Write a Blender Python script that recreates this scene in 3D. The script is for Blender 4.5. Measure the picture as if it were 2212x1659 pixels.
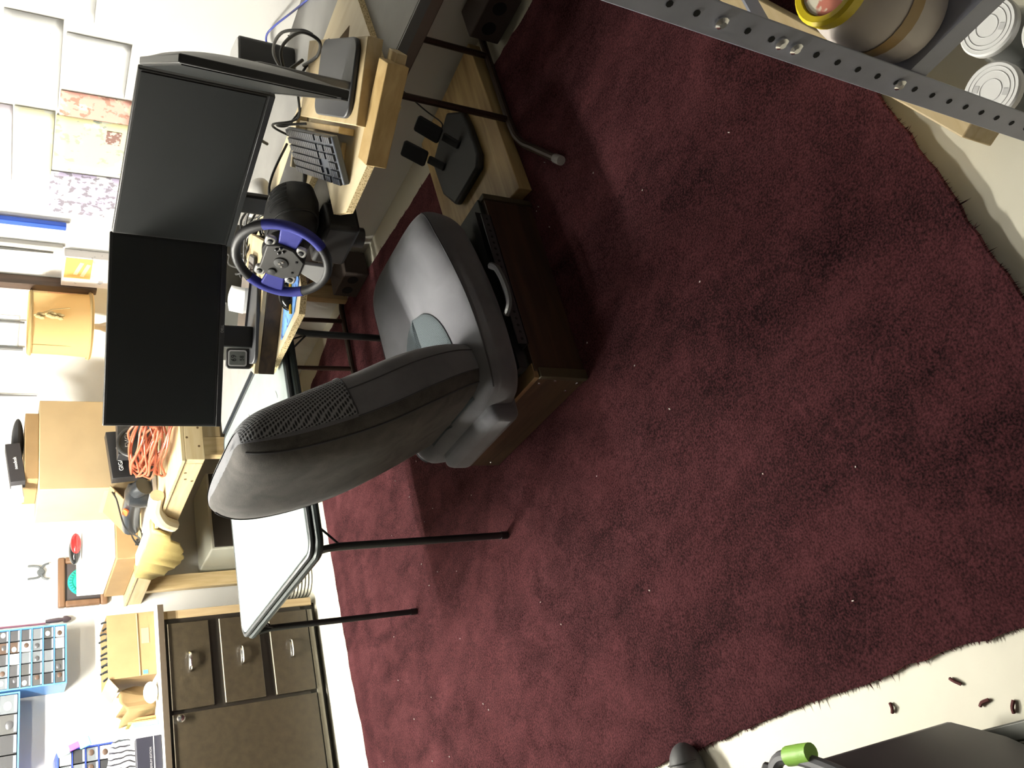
import bpy, bmesh, math, random
from mathutils import Vector, Matrix
random.seed(7)
PI = math.pi
S = bpy.context.scene
C = S.collection
for o in list(bpy.data.objects):
    bpy.data.objects.remove(o)

# ------------------------------------------------------------------ camera
cam_d = bpy.data.cameras.new('camera')
cam_d.sensor_fit = 'HORIZONTAL'; cam_d.sensor_width = 36.0
cam_d.lens = 1840 / 2212 * 36.0
cam_d.clip_start = 0.02
cam = bpy.data.objects.new('camera', cam_d); C.objects.link(cam)
R = [[0.858648, -0.24151783, 0.45209817], [-0.51150623, -0.46043564, 0.72550699], [0.03293924, -0.85420616, -0.51889002]]
cam.matrix_world = Matrix(((R[0][1], R[0][0], -R[0][2], 0), (R[1][1], R[1][0], -R[1][2], 0), (R[2][1], R[2][0], -R[2][2], 1.52), (0, 0, 0, 1)))
S.camera = cam
# ------------------------------------------------------------------ world and exposure
w = bpy.data.worlds.new('world'); S.world = w; w.use_nodes = True
w.node_tree.nodes['Background'].inputs[0].default_value = (0.5, 0.55, 0.62, 1)
w.node_tree.nodes['Background'].inputs[1].default_value = 0.01
S.view_settings.view_transform = 'Standard'; S.view_settings.look = 'None'
S.view_settings.gamma = 1.0; S.view_settings.use_curve_mapping = False
S.view_settings.exposure = 0.05
# two twin-tube shop lights hang from the ceiling, both above the picture: (centre, radiance of a tube)
SHOP_LIGHTS = [((0.76, 3.68, 2.14), 580.0), ((1.02, 2.42, 2.14), 85.0)]
TUBE_COLOR = (1.0, 0.97, 0.87)

# ------------------------------------------------------------------ materials
MATS = {}
def nodes_of(name):
    m = bpy.data.materials.new(name); m.use_nodes = True
    nt = m.node_tree; b = nt.nodes['Principled BSDF']
    return m, nt, b
def L(nt, a, b): nt.links.new(a, b)
def mat(name, col, rough=.5, metal=0., spec=.5, bump=0., bscale=200., var=0., vscale=8., **kw):
    if name in MATS: return MATS[name]
    m, nt, b = nodes_of(name)
    b.inputs['Base Color'].default_value = (*col, 1); b.inputs['Roughness'].default_value = rough
    b.inputs['Metallic'].default_value = metal
    b.inputs['Specular IOR Level'].default_value = spec
    for k, v in kw.items(): b.inputs[k].default_value = v
    if bump or var:
        tc = nt.nodes.new('ShaderNodeTexCoord')
    if var:
        n = nt.nodes.new('ShaderNodeTexNoise'); n.inputs['Scale'].default_value = vscale; n.inputs['Detail'].default_value = 6
        L(nt, tc.outputs['Object'], n.inputs['Vector'])
        r = nt.nodes.new('ShaderNodeValToRGB')
        r.color_ramp.elements[0].position = .3; r.color_ramp.elements[1].position = .7
        r.color_ramp.elements[0].color = (*[c * (1 - var) for c in col], 1); r.color_ramp.elements[1].color = (*[min(1, c * (1 + var)) for c in col], 1)
        L(nt, n.outputs['Fac'], r.inputs['Fac']); L(nt, r.outputs['Color'], b.inputs['Base Color'])
    if bump:
        n2 = nt.nodes.new('ShaderNodeTexNoise'); n2.inputs['Scale'].default_value = bscale; n2.inputs['Detail'].default_value = 4
        L(nt, tc.outputs['Object'], n2.inputs['Vector'])
        bp = nt.nodes.new('ShaderNodeBump'); bp.inputs['Strength'].default_value = bump; bp.inputs['Distance'].default_value = .003
        L(nt, n2.outputs['Fac'], bp.inputs['Height']); L(nt, bp.outputs['Normal'], b.inputs['Normal'])
    MATS[name] = m
    return m
def wood(name, c1, c2, axis='X', scale=14., rough=.55, knots=False):
    if name in MATS: return MATS[name]
    m, nt, b = nodes_of(name)
    tc = nt.nodes.new('ShaderNodeTexCoord'); mp = nt.nodes.new('ShaderNodeMapping')
    s = {'X': (.09, 1, 1), 'Y': (1, .09, 1), 'Z': (1, 1, .09), 'D': (.3, .3, 1)}[axis]
    mp.inputs['Scale'].default_value = s
    L(nt, tc.outputs['Object'], mp.inputs['Vector'])
    n = nt.nodes.new('ShaderNodeTexNoise'); n.inputs['Scale'].default_value = scale * 3; n.inputs['Detail'].default_value = 8; n.inputs['Distortion'].default_value = .6
    L(nt, mp.outputs['Vector'], n.inputs['Vector'])
    r = nt.nodes.new('ShaderNodeValToRGB'); r.color_ramp.elements[0].position = .32; r.color_ramp.elements[1].position = .66
    r.color_ramp.elements[0].color = (*c2, 1); r.color_ramp.elements[1].color = (*c1, 1)
    L(nt, n.outputs['Fac'], r.inputs['Fac'])
    out = r.outputs['Color']
    if knots:
        v = nt.nodes.new('ShaderNodeTexVoronoi'); v.inputs['Scale'].default_value = 5.5
        L(nt, mp.outputs['Vector'], v.inputs['Vector'])
        rr = nt.nodes.new('ShaderNodeValToRGB'); rr.color_ramp.elements[0].position = .015; rr.color_ramp.elements[1].position = .06
        rr.color_ramp.elements[0].color = (.25, .14, .05, 1); rr.color_ramp.elements[1].color = (1, 1, 1, 1)
        L(nt, v.outputs['Distance'], rr.inputs['Fac'])
        mx = nt.nodes.new('ShaderNodeMix'); mx.data_type = 'RGBA'; mx.blend_type = 'MULTIPLY'; mx.inputs[0].default_value = .6
        L(nt, out, mx.inputs[6]); L(nt, rr.outputs['Color'], mx.inputs[7]); out = mx.outputs[2]
    L(nt, out, b.inputs['Base Color']); b.inputs['Roughness'].default_value = rough
    bp = nt.nodes.new('ShaderNodeBump'); bp.inputs['Strength'].default_value = .25; bp.inputs['Distance'].default_value = .002
    L(nt, n.outputs['Fac'], bp.inputs['Height']); L(nt, bp.outputs['Normal'], b.inputs['Normal'])
    MATS[name] = m
    return m
def speckle(name, c1, c2, scale=300., rough=.8, width=.5):
    if name in MATS: return MATS[name]
    m, nt, b = nodes_of(name)
    tc = nt.nodes.new('ShaderNodeTexCoord'); n = nt.nodes.new('ShaderNodeTexNoise'); n.inputs['Scale'].default_value = scale
    n.inputs['Detail'].default_value = 2
    L(nt, tc.outputs['Object'], n.inputs['Vector'])
    r = nt.nodes.new('ShaderNodeValToRGB'); r.color_ramp.elements[0].position = width - .06; r.color_ramp.elements[1].position = width + .06
    r.color_ramp.elements[0].color = (*c1, 1); r.color_ramp.elements[1].color = (*c2, 1)
    L(nt, n.outputs['Fac'], r.inputs['Fac']); L(nt, r.outputs['Color'], b.inputs['Base Color'])
    b.inputs['Roughness'].default_value = rough
    MATS[name] = m
    return m
def fabric(name, c1, c2, fine=900., big=9., rough=.95, bump=.6, sheen=.25, dist=.0015):
    if name in MATS: return MATS[name]
    m, nt, b = nodes_of(name)
    tc = nt.nodes.new('ShaderNodeTexCoord')
    n1 = nt.nodes.new('ShaderNodeTexNoise'); n1.inputs['Scale'].default_value = fine; n1.inputs['Detail'].default_value = 2
    n2 = nt.nodes.new('ShaderNodeTexNoise'); n2.inputs['Scale'].default_value = big; n2.inputs['Detail'].default_value = 6; n2.inputs['Distortion'].default_value = .8
    L(nt, tc.outputs['Object'], n1.inputs['Vector']); L(nt, tc.outputs['Object'], n2.inputs['Vector'])
    mx = nt.nodes.new('ShaderNodeMath'); mx.operation = 'MULTIPLY_ADD'; mx.inputs[1].default_value = .45
    L(nt, n1.outputs['Fac'], mx.inputs[0])
    m2 = nt.nodes.new('ShaderNodeMath'); m2.operation = 'MULTIPLY'; m2.inputs[1].default_value = .55
    L(nt, n2.outputs['Fac'], m2.inputs[0]); L(nt, m2.outputs[0], mx.inputs[2])
    r = nt.nodes.new('ShaderNodeValToRGB'); r.color_ramp.elements[0].position = .36; r.color_ramp.elements[1].position = .64
    r.color_ramp.elements[0].color = (*c1, 1); r.color_ramp.elements[1].color = (*c2, 1)
    L(nt, mx.outputs[0], r.inputs['Fac']); L(nt, r.outputs['Color'], b.inputs['Base Color'])
    b.inputs['Roughness'].default_value = rough; b.inputs['Specular IOR Level'].default_value = .1
    b.inputs['Sheen Weight'].default_value = sheen; b.inputs['Sheen Roughness'].default_value = .5
    bp = nt.nodes.new('ShaderNodeBump'); bp.inputs['Strength'].default_value = bump; bp.inputs['Distance'].default_value = dist
    L(nt, n1.outputs['Fac'], bp.inputs['Height']); L(nt, bp.outputs['Normal'], b.inputs['Normal'])
    MATS[name] = m
    return m
def mesh_fabric(name, c1, c2, scale, rot=(0, 0, 0), rough=.9, dist=.003, edge=.35):
    if name in MATS: return MATS[name]
    m, nt, b = nodes_of(name)
    tc = nt.nodes.new('ShaderNodeTexCoord'); mp = nt.nodes.new('ShaderNodeMapping')
    mp.inputs['Scale'].default_value = scale; mp.inputs['Rotation'].default_value = rot
    L(nt, tc.outputs['UV'], mp.inputs['Vector'])
    v = nt.nodes.new('ShaderNodeTexVoronoi'); v.inputs['Scale'].default_value = 1.0; v.inputs['Randomness'].default_value = .12
    v.voronoi_dimensions = '2D'
    L(nt, mp.outputs['Vector'], v.inputs['Vector'])
    r = nt.nodes.new('ShaderNodeValToRGB'); r.color_ramp.elements[0].position = edge - .1; r.color_ramp.elements[1].position = edge + .15
    r.color_ramp.elements[0].color = (*c1, 1); r.color_ramp.elements[1].color = (*c2, 1)
    L(nt, v.outputs['Distance'], r.inputs['Fac']); L(nt, r.outputs['Color'], b.inputs['Base Color'])
    bp = nt.nodes.new('ShaderNodeBump'); bp.inputs['Strength'].default_value = .8; bp.inputs['Distance'].default_value = dist
    L(nt, v.outputs['Distance'], bp.inputs['Height']); L(nt, bp.outputs['Normal'], b.inputs['Normal'])
    b.inputs['Roughness'].default_value = rough; b.inputs['Specular IOR Level'].default_value = .1
    b.inputs['Sheen Weight'].default_value = .1
    MATS[name] = m
    return m
def blotch(name, base, cols, scale=6., rough=.8, thr=.55):
    """printed sheet: a base colour with blotches of other inks"""
    if name in MATS: return MATS[name]
    m, nt, b = nodes_of(name)
    tc = nt.nodes.new('ShaderNodeTexCoord'); out = None
    for i, c in enumerate(cols):
        mp = nt.nodes.new('ShaderNodeMapping'); mp.inputs['Location'].default_value = (i * 3.1, i * 1.7, i * 5.3)
        L(nt, tc.outputs['Object'], mp.inputs['Vector'])
        n = nt.nodes.new('ShaderNodeTexNoise'); n.inputs['Scale'].default_value = scale * (1 + i * 1.3); n.inputs['Detail'].default_value = 4
        L(nt, mp.outputs['Vector'], n.inputs['Vector'])
        r = nt.nodes.new('ShaderNodeValToRGB'); r.color_ramp.elements[0].position = thr + .03 * i; r.color_ramp.elements[1].position = thr + .04 + .03 * i
        L(nt, n.outputs['Fac'], r.inputs['Fac'])
        mx = nt.nodes.new('ShaderNodeMix'); mx.data_type = 'RGBA'
        L(nt, r.outputs['Color'], mx.inputs[0])
        if out is None: mx.inputs[6].default_value = (*base, 1)
        else: L(nt, out, mx.inputs[6])
        mx.inputs[7].default_value = (*c, 1); out = mx.outputs[2]
    L(nt, out, b.inputs['Base Color']); b.inputs['Roughness'].default_value = rough
    MATS[name] = m
    return m

def carpet_mat():
    m, nt, b = nodes_of('carpet')
    tc = nt.nodes.new('ShaderNodeTexCoord')
    def noise(sc, det, dist=0., mapping=None):
        n = nt.nodes.new('ShaderNodeTexNoise'); n.inputs['Scale'].default_value = sc; n.inputs['Detail'].default_value = det; n.inputs['Distortion'].default_value = dist
        src = tc.outputs['Object']
        if mapping:
            mp = nt.nodes.new('ShaderNodeMapping'); mp.inputs['Scale'].default_value = mapping; L(nt, src, mp.inputs[0]); src = mp.outputs[0]
        L(nt, src, n.inputs['Vector']); return n.outputs['Fac']
    fine = noise(210., 3.); med = noise(38., 4.); big = noise(3.2, 5., 1.2, (1., .55, 1.))
    def mul_add(x, k, y):
        q = nt.nodes.new('ShaderNodeMath'); q.operation = 'MULTIPLY_ADD'; L(nt, x, q.inputs[0]); q.inputs[1].default_value = k
        if isinstance(y, float): q.inputs[2].default_value = y
        else: L(nt, y, q.inputs[2])
        return q.outputs[0]
    f = mul_add(fine, .62, mul_add(med, .28, mul_add(big, .30, -.10)))
    r = nt.nodes.new('ShaderNodeValToRGB'); e = r.color_ramp.elements
    e[0].position = .40; e[0].color = (.0032, .0013, .0017, 1); e[1].position = .66; e[1].color = (.036, .0105, .0125, 1)
    L(nt, f, r.inputs[0]); L(nt, r.outputs[0], b.inputs['Base Color'])
    b.inputs['Roughness'].default_value = 1.; b.inputs['Specular IOR Level'].default_value = .05
    b.inputs['Sheen Tint'].default_value = (.92, .33, .37, 1); b.inputs['Sheen Roughness'].default_value = .45
    mr = nt.nodes.new('ShaderNodeMapRange'); mr.inputs[1].default_value = .38; mr.inputs[2].default_value = .62; mr.inputs[3].default_value = .20; mr.inputs[4].default_value = 1.0
    L(nt, mul_add(fine, .40, mul_add(big, .33, mul_add(noise(14., 4., .8, (.8, .45, 1.)), .27, 0.))), mr.inputs[0]); L(nt, mr.outputs[0], b.inputs['Sheen Weight'])
    bp = nt.nodes.new('ShaderNodeBump'); bp.inputs['Strength'].default_value = .35; bp.inputs['Distance'].default_value = .003
    L(nt, fine, bp.inputs['Height']); L(nt, bp.outputs[0], b.inputs['Normal'])
    return m
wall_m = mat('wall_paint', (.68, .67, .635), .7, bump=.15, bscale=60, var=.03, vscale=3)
floor_m = mat('floor_paint', (.66, .63, .515), .5, bump=.15, bscale=40, var=.05, vscale=5)
pine = wood('pine', (.53, .42, .245), (.43, .32, .16), 'X')
pine_y = wood('pine_y', (.53, .42, .245), (.43, .32, .16), 'Y')
pine_z = wood('pine_z', (.70, .54, .30), (.52, .37, .17), 'Z')
ply = wood('plywood', (.66, .57, .39), (.56, .46, .28), 'Y', 6., .5)
ply_edge = speckle('chipboard_edge', (.34, .24, .10), (.72, .58, .33), 260., .85, .44)
oak = wood('oak_board', (.50, .36, .16), (.29, .18, .06), 'X', 9., .45)
brown_wood = wood('dark_brown_wood', (.060, .032, .016), (.022, .012, .007), 'X', 8., .5)
stain = wood('stained_wood', (.075, .045, .024), (.03, .018, .01), 'X', 9., .6)
cab_m = mat('cabinet_brown', (.030, .0225, .0125), .42, bump=.1, bscale=120, var=.25, vscale=30)
cab_dark = mat('cabinet_frame_brown', (.010, .007, .004), .5)
chrome = mat('chrome', (.8, .8, .8), .18, 1.)
steel = mat('grey_steel_paint', (.33, .345, .415), .42, .15, var=.08, vscale=20)
black_metal = mat('black_metal', (.022, .026, .028), .45, .2)
brown_metal = mat('brown_metal', (.045, .028, .02), .35, .3)
black_pl = mat('black_plastic', (.011, .011, .011), .45)
black_soft = mat('black_soft_plastic', (.014, .014, .014), .6, bump=.15, bscale=900)
grey_pl = mat('grey_plastic', (.035, .036, .04), .5)
screen_m = mat('monitor_screen', (.010, .011, .011), .45, 0, .22)
silver_pl = mat('silver_plastic', (.30, .30, .30), .35, .5)
blue_rim = mat('blue_rim_plastic', (.020, .024, .20), .55, 0, .3)
white_pl = mat('white_plastic', (.82, .82, .80), .4)
cardboard = mat('cardboard', (.27, .175, .08), .8, bump=.1, bscale=90, var=.08, vscale=10)
cardboard_pale = mat('pale_cardboard', (.44, .33, .185), .8, var=.05, vscale=8)
paper_m = mat('white_paper', (.86, .86, .85), .8)
cable_m = mat('black_cable', (.012, .012, .012), .5)
orange_cord_m = mat('orange_cord_rubber', (.36, .085, .04), .4)
seat_f = fabric('seat_fabric', (.100, .101, .113), (.165, .166, .182), 1400., 7., .95, .35, .3)
seat_edge = fabric('seat_velour_edge', (.034, .032, .030), (.092, .084, .077), 700., 14., .95, .5, .12)
seam_m = mat('seam_thread', (.05, .05, .055), .9)
seat_insert = mesh_fabric('seat_insert_fabric', (.085, .103, .112), (.034, .042, .048), (56, 66, 1), rough=.95, dist=.001, edge=.45)
back_mesh = mesh_fabric('backrest_mesh_fabric', (.022, .0225, .025), (.22, .225, .24), (46, 36, 1), (0, 0, .3), .9, .003, .33)
MATS['carpet'] = carpet_mat()


# ------------------------------------------------------------------ mesh builder
class MB:
    def __init__(s): s.v = []; s.f = []; s.mi = []; s.cur = 0; s.uv = {}
    def add(s, vs, fs, uvs=None):
        b = len(s.v); s.v += [tuple(x) for x in vs]
        for i, f in enumerate(fs):
            s.f.append(tuple(b + q for q in f)); s.mi.append(s.cur)
        if uvs:
            for i, u in enumerate(uvs): s.uv[b + i] = u
        return s
    def box(s, x0, x1, y0, y1, z0, z1):
        vs = [(x0, y0, z0), (x1, y0, z0), (x1, y1, z0), (x0, y1, z0), (x0, y0, z1), (x1, y0, z1), (x1, y1, z1), (x0, y1, z1)]
        return s.add(vs, [(0, 3, 2, 1), (4, 5, 6, 7), (0, 1, 5, 4), (1, 2, 6, 5), (2, 3, 7, 6), (3, 0, 4, 7)])
    def obox(s, c, ax, ay, az, sx, sy, sz):
        c = Vector(c); ax = Vector(ax).normalized() * sx / 2; ay = Vector(ay).normalized() * sy / 2; az = Vector(az).normalized() * sz / 2
        vs = [c + i * ax + j * ay + k * az for k in (-1, 1) for i, j in ((-1, -1), (1, -1), (1, 1), (-1, 1))]
        return s.add(vs, [(0, 3, 2, 1), (4, 5, 6, 7), (0, 1, 5, 4), (1, 2, 6, 5), (2, 3, 7, 6), (3, 0, 4, 7)])
    def prism(s, poly, z0, z1, holes=None):
        n = len(poly)
        vs = [(*p, z0) for p in poly] + [(*p, z1) for p in poly]
        fs = [tuple(range(n - 1, -1, -1)), tuple(range(n, 2 * n))] + [(i, (i + 1) % n, n + (i + 1) % n, n + i) for i in range(n)]
        return s.add(vs, fs)
    def oprism(s, poly, o, ax, ay, az, d):
        """polygon in the (ax, ay) plane at o, thickened by d along az"""
        o = Vector(o); ax = Vector(ax); ay = Vector(ay); az = Vector(az)
        n = len(poly)
        vs = [o + ax * p[0] + ay * p[1] for p in poly] + [o + ax * p[0] + ay * p[1] + az * d for p in poly]
        fs = [tuple(range(n - 1, -1, -1)), tuple(range(n, 2 * n))] + [(i, (i + 1) % n, n + (i + 1) % n, n + i) for i in range(n)]
        return s.add(vs, fs)
    def ring(s, c, d, r, n, ref=None):
        d = Vector(d).normalized()
        a = Vector(ref) if ref else (Vector((0, 0, 1)) if abs(d.z) < .9 else Vector((1, 0, 0)))
        x = d.cross(a).normalized(); y = d.cross(x)
        return [Vector(c) + r * (math.cos(2 * PI * i / n) * x + math.sin(2 * PI * i / n) * y) for i in range(n)]
    def lathe(s, base, d, prof, n=20, cap=True):
        """prof: list of (radius, height along d)"""
        d = Vector(d).normalized(); base = Vector(base); vs = []
        for r, h in prof: vs += s.ring(base + d * h, d, max(r, 1e-5), n)
        fs = []
        for k in range(len(prof) - 1):
            for i in range(n):
                a = k * n + i; b = k * n + (i + 1) % n
                fs.append((a, a + n, b + n, b))
        if cap:
            fs.append(tuple(range(0, n))); m = (len(prof) - 1) * n; fs.append(tuple(range(m + n - 1, m - 1, -1)))
        return s.add(vs, fs)
    def cyl(s, p0, p1, r0, r1=None, n=14):
        p0 = Vector(p0); p1 = Vector(p1); r1 = r0 if r1 is None else r1
        return s.lathe(p0, p1 - p0, [(r0, 0), (r1, (p1 - p0).length)], n)
    def tube(s, pts, r, n=8, closed=False, rs=None):
        P = [Vector(p) for p in pts]; m = len(P); vs = []; prev = None
        for i in range(m):
            if closed: t = P[(i + 1) % m] - P[i - 1]
            else: t = P[min(i + 1, m - 1)] - P[max(i - 1, 0)]
            t = t.normalized() if t.length > 1e-9 else Vector((0, 0, 1))
            if prev is None:
                a = Vector((0, 0, 1)) if abs(t.z) < .9 else Vector((1, 0, 0)); x = t.cross(a).normalized()
            else:
                x = prev - t * prev.dot(t)
                x = x.normalized() if x.length > 1e-6 else t.orthogonal().normalized()
            prev = x; y = t.cross(x); rr = rs[i] if rs else r
            vs += [P[i] + rr * (math.cos(2 * PI * k / n) * x + math.sin(2 * PI * k / n) * y) for k in range(n)]
        fs = []
        for i in range(m if closed else m - 1):
            for k in range(n):
                a = i * n + k; b = i * n + (k + 1) % n; j = (i + 1) % m
                fs.append((a, b, j * n + (k + 1) % n, j * n + k))
        if not closed:
            fs.append(tuple(range(n - 1, -1, -1))); fs.append(tuple(range((m - 1) * n, m * n)))
        return s.add(vs, fs)
    def ball(s, c, r, n=14, m=8, sc=(1, 1, 1)):
        vs = []; fs = []
        for j in range(m + 1):
            th = PI * j / m
            for i in range(n):
                ph = 2 * PI * i / n
                q = max(math.sin(th), 1e-4)
                vs.append((c[0] + r * sc[0] * q * math.cos(ph), c[1] + r * sc[1] * q * math.sin(ph), c[2] + r * sc[2] * math.cos(th)))
        for j in range(m):
            for i in range(n):
                fs.append((j * n + i, (j + 1) * n + i, (j + 1) * n + (i + 1) % n, j * n + (i + 1) % n))
        return s.add(vs, fs)
    def grid(s, fn, nu, nv, closed_u=False):
        vs = []; uv = []
        for i in range(nu):
            for j in range(nv):
                vs.append(fn(i / (nu if closed_u else nu - 1), j / (nv - 1))); uv.append((i / (nu - 1), j / (nv - 1)))
        fs = []
        for i in range(nu if closed_u else nu - 1):
            for j in range(nv - 1):
                a = i * nv + j; b = ((i + 1) % nu) * nv + j
                fs.append((a, b, b + 1, a + 1))
        return s.add(vs, fs, uv)
    def build(s, name, m, parent=None, bevel=0., smooth=True, angle=35, seg=2, sub=0, solid=0.):
        base = Vector((0, 0, 0))
        if parent is not None: base = Vector(parent['_b'])
        else:
            xs = [p[0] for p in s.v]; ys = [p[1] for p in s.v]; zs = [p[2] for p in s.v]
            base = Vector(((min(xs) + max(xs)) / 2, (min(ys) + max(ys)) / 2, min(zs)))
        me = bpy.data.meshes.new(name)
        me.from_pydata([Vector(p) - base for p in s.v], [], s.f)
        ms = m if isinstance(m, (list, tuple)) else [m]
        for q in ms: me.materials.append(q)
        for i, p in enumerate(me.polygons): p.material_index = s.mi[i]
        if s.uv:
            ul = me.uv_layers.new(name='UVMap')
            for lp in me.loops:
                ul.data[lp.index].uv = s.uv.get(lp.vertex_index, (0, 0))
        bm = bmesh.new(); bm.from_mesh(me); bmesh.ops.recalc_face_normals(bm, faces=bm.faces); bm.to_mesh(me); bm.free()
        if smooth:
            for p in me.polygons: p.use_smooth = True
            me.set_sharp_from_angle(angle=math.radians(angle))
        o = bpy.data.objects.new(name, me); C.objects.link(o)
        if parent is not None:
            o.parent = parent
            o['_b'] = tuple(base)
        else:
            o.location = base; o['_b'] = tuple(base)
        if solid:
            md = o.modifiers.new('solid', 'SOLIDIFY'); md.thickness = solid; md.offset = 0
        if bevel:
            md = o.modifiers.new('bevel', 'BEVEL'); md.width = bevel; md.segments = seg; md.limit_method = 'ANGLE'; md.angle_limit = math.radians(40)
        if sub:
            md = o.modifiers.new('sub', 'SUBSURF'); md.levels = sub; md.render_levels = sub
        return o
def tag(o, label=None, cat=None, group=None, kind=None):
    if label: o['label'] = label
    if cat: o['category'] = cat
    if group: o['group'] = group
    if kind: o['kind'] = kind
    return o
def thing(name, loc, label, cat, group=None):
    e = bpy.data.objects.new(name, None); C.objects.link(e); e.location = loc; e['_b'] = tuple(loc)
    e.empty_display_size = .05
    return tag(e, label, cat, group)
def sub_of(o):
    return o
def spline(pts, n=8, closed=False):
    P = [Vector(p) for p in pts]; out = []; m = len(P)
    for i in range(m if closed else m - 1):
        p0 = P[i - 1] if (closed or i > 0) else P[0]; p1 = P[i]; p2 = P[(i + 1) % m]; p3 = P[(i + 2) % m] if (closed or i + 2 < m) else P[-1]
        for k in range(n):
            t = k / n
            out.append(.5 * ((2 * p1) + (-p0 + p2) * t + (2 * p0 - 5 * p1 + 4 * p2 - p3) * t * t + (-p0 + 3 * p1 - 3 * p2 + p3) * t ** 3))
    if not closed: out.append(P[-1])
    return out
def rrect(w, h, r, n=5, cx=0, cy=0):
    out = []
    for sx, sy, a0 in ((1, 1, 0), (-1, 1, 90), (-1, -1, 180), (1, -1, 270)):
        for k in range(n + 1):
            a = math.radians(a0 + 90 * k / n)
            out.append((cx + sx * (w / 2 - r) + r * math.cos(a), cy + sy * (h / 2 - r) + r * math.sin(a)))
    return out
def text(name, s, size, o, ax, ay, m, parent, depth=.0006):
    cu = bpy.data.curves.new('t', 'FONT'); cu.body = s; cu.size = size; cu.align_x = 'CENTER'; cu.align_y = 'CENTER'; cu.extrude = depth
    t = bpy.data.objects.new('t', cu); C.objects.link(t)
    dg = bpy.context.evaluated_depsgraph_get(); me = t.evaluated_get(dg).to_mesh()
    ax = Vector(ax).normalized(); ay = Vector(ay).normalized(); az = ax.cross(ay); o = Vector(o)
    b = MB(); b.add([o + ax * v.co.x + ay * v.co.y + az * v.co.z for v in me.vertices], [tuple(p.vertices) for p in me.polygons])
    bpy.data.objects.remove(t)
    return b.build(name, m, parent, smooth=False)
def struct(mb, name, m, parent=None, **k):
    o = mb.build(name, m, parent, **k)
    if parent is None: o['kind'] = 'structure'
    return o

# ================================================================== the room
XW, YW = 2.6, 5.05
X0, Y0, ZC = -2.2, -1.4, 2.3
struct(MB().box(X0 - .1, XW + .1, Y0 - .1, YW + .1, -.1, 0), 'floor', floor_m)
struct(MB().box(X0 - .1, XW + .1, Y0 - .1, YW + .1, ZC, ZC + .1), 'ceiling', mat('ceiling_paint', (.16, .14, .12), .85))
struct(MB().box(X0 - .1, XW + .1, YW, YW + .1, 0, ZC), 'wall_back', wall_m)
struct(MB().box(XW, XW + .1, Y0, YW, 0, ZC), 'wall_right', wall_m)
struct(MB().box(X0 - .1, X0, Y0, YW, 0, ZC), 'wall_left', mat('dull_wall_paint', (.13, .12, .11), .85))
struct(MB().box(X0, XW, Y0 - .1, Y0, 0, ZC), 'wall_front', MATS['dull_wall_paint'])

# shop lights (above the frame)
for i, (p, rad) in enumerate(SHOP_LIGHTS):
    t = thing('shop_light', (p[0], p[1], ZC), ['twin tube shop light hanging from the ceiling above the card table', 'dimmer twin tube shop light hanging from the ceiling above the car seat'][i], 'lamp', 'shop lights')
    MB().oprism([(-.11, 0), (-.05, .06), (.05, .06), (.11, 0), (.10, 0), (.045, .052), (-.045, .052), (-.10, 0)], (p[0] - .61, p[1], p[2] + .01), (0, 1, 0), (0, 0, 1), (1, 0, 0), 1.22).build('reflector', white_pl, t)
    for dy in (-.055, .055):
        m, nt, b = nodes_of('fluorescent_tube'); b.inputs['Emission Color'].default_value = (*TUBE_COLOR, 1); b.inputs['Emission Strength'].default_value = rad
        b.inputs['Base Color'].default_value = (.8, .8, .8, 1)
        MB().cyl((p[0] - .58, p[1] + dy, p[2]), (p[0] + .58, p[1] + dy, p[2]), .019, .019, 8).build('tube', m, t)
    for dx in (-.45, .45): MB().cyl((p[0] + dx, p[1], p[2] + .071), (p[0] + dx, p[1], ZC - .001), .003, .003, 8).build('hanger', chrome, t)

# ------------------------------------------------------------------ carpet
outline = [(-.35, 3.93), (.05, 3.95), (.403, 3.979), (.60, 3.985), (.736, 4.008), (.848, 4.021), (1.193, 4.031), (1.568, 4.042), (1.974, 4.054), (2.33, 4.035), (2.40, 3.94), (2.461, 3.741), (2.513, 3.593), (2.51, 3.253), (2.471, 2.901), (2.431, 2.433), (2.417, 2.191), (2.40, 1.6), (2.38, 1.2), (2.36, .85), (2.34, .62), (1.9, .615), (1.5, .612), (1.101, .605), (1.009, .598), (.904, .591), (.784, .586), (.685, .584), (.595, .579), (.40, .577), (.25, .575), (.12, .585), (.094, .70), (.093, .866), (.092, .971), (.091, 1.074), (.087, 1.19), (.086, 1.315), (.080, 1.458), (.074, 1.618), (.062, 1.80), (.058, 2.0), (.02, 2.4), (-.1, 3.0), (-.28, 3.6)]
dense = []
for i in range(len(outline)):
    a = Vector((*outline[i], 0)); q = Vector((*outline[(i + 1) % len(outline)], 0)); k = max(1, int((q - a).length / .03))
    for j in range(k):
        p = a.lerp(q, j / k); dense.append((p.x + random.uniform(-.004, .004), p.y + random.uniform(-.004, .004)))
def lift(x, y):
    """the front edge of the carpet curls up off the floor"""
    z = .0
    if y < .75: z += .020 * ((.75 - y) / .17) ** 2 * max(0, min(1, (x - .15) / .4))
    if y > 3.9: z += .006
    return z
bm = MB(); n = len(dense)
cx_, cy_ = 1.2, 2.3
rings = 26; vs = []; fs = []
for k in range(rings + 1):
    t = (k / rings) ** .45 if k else 0
    for (x, y) in dense:
        px = cx_ + (x - cx_) * t; py = cy_ + (y - cy_) * t
        vs.append((px, py, .014 + lift(px, py) + .0012 * math.sin(px * 31) * math.sin(py * 27)))
for k in range(rings):
    for i in range(n):
        j = (i + 1) % n
        fs.append((k * n + i, k * n + j, (k + 1) * n + j, (k + 1) * n + i) if k else (0, n + j, n + i))
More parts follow.
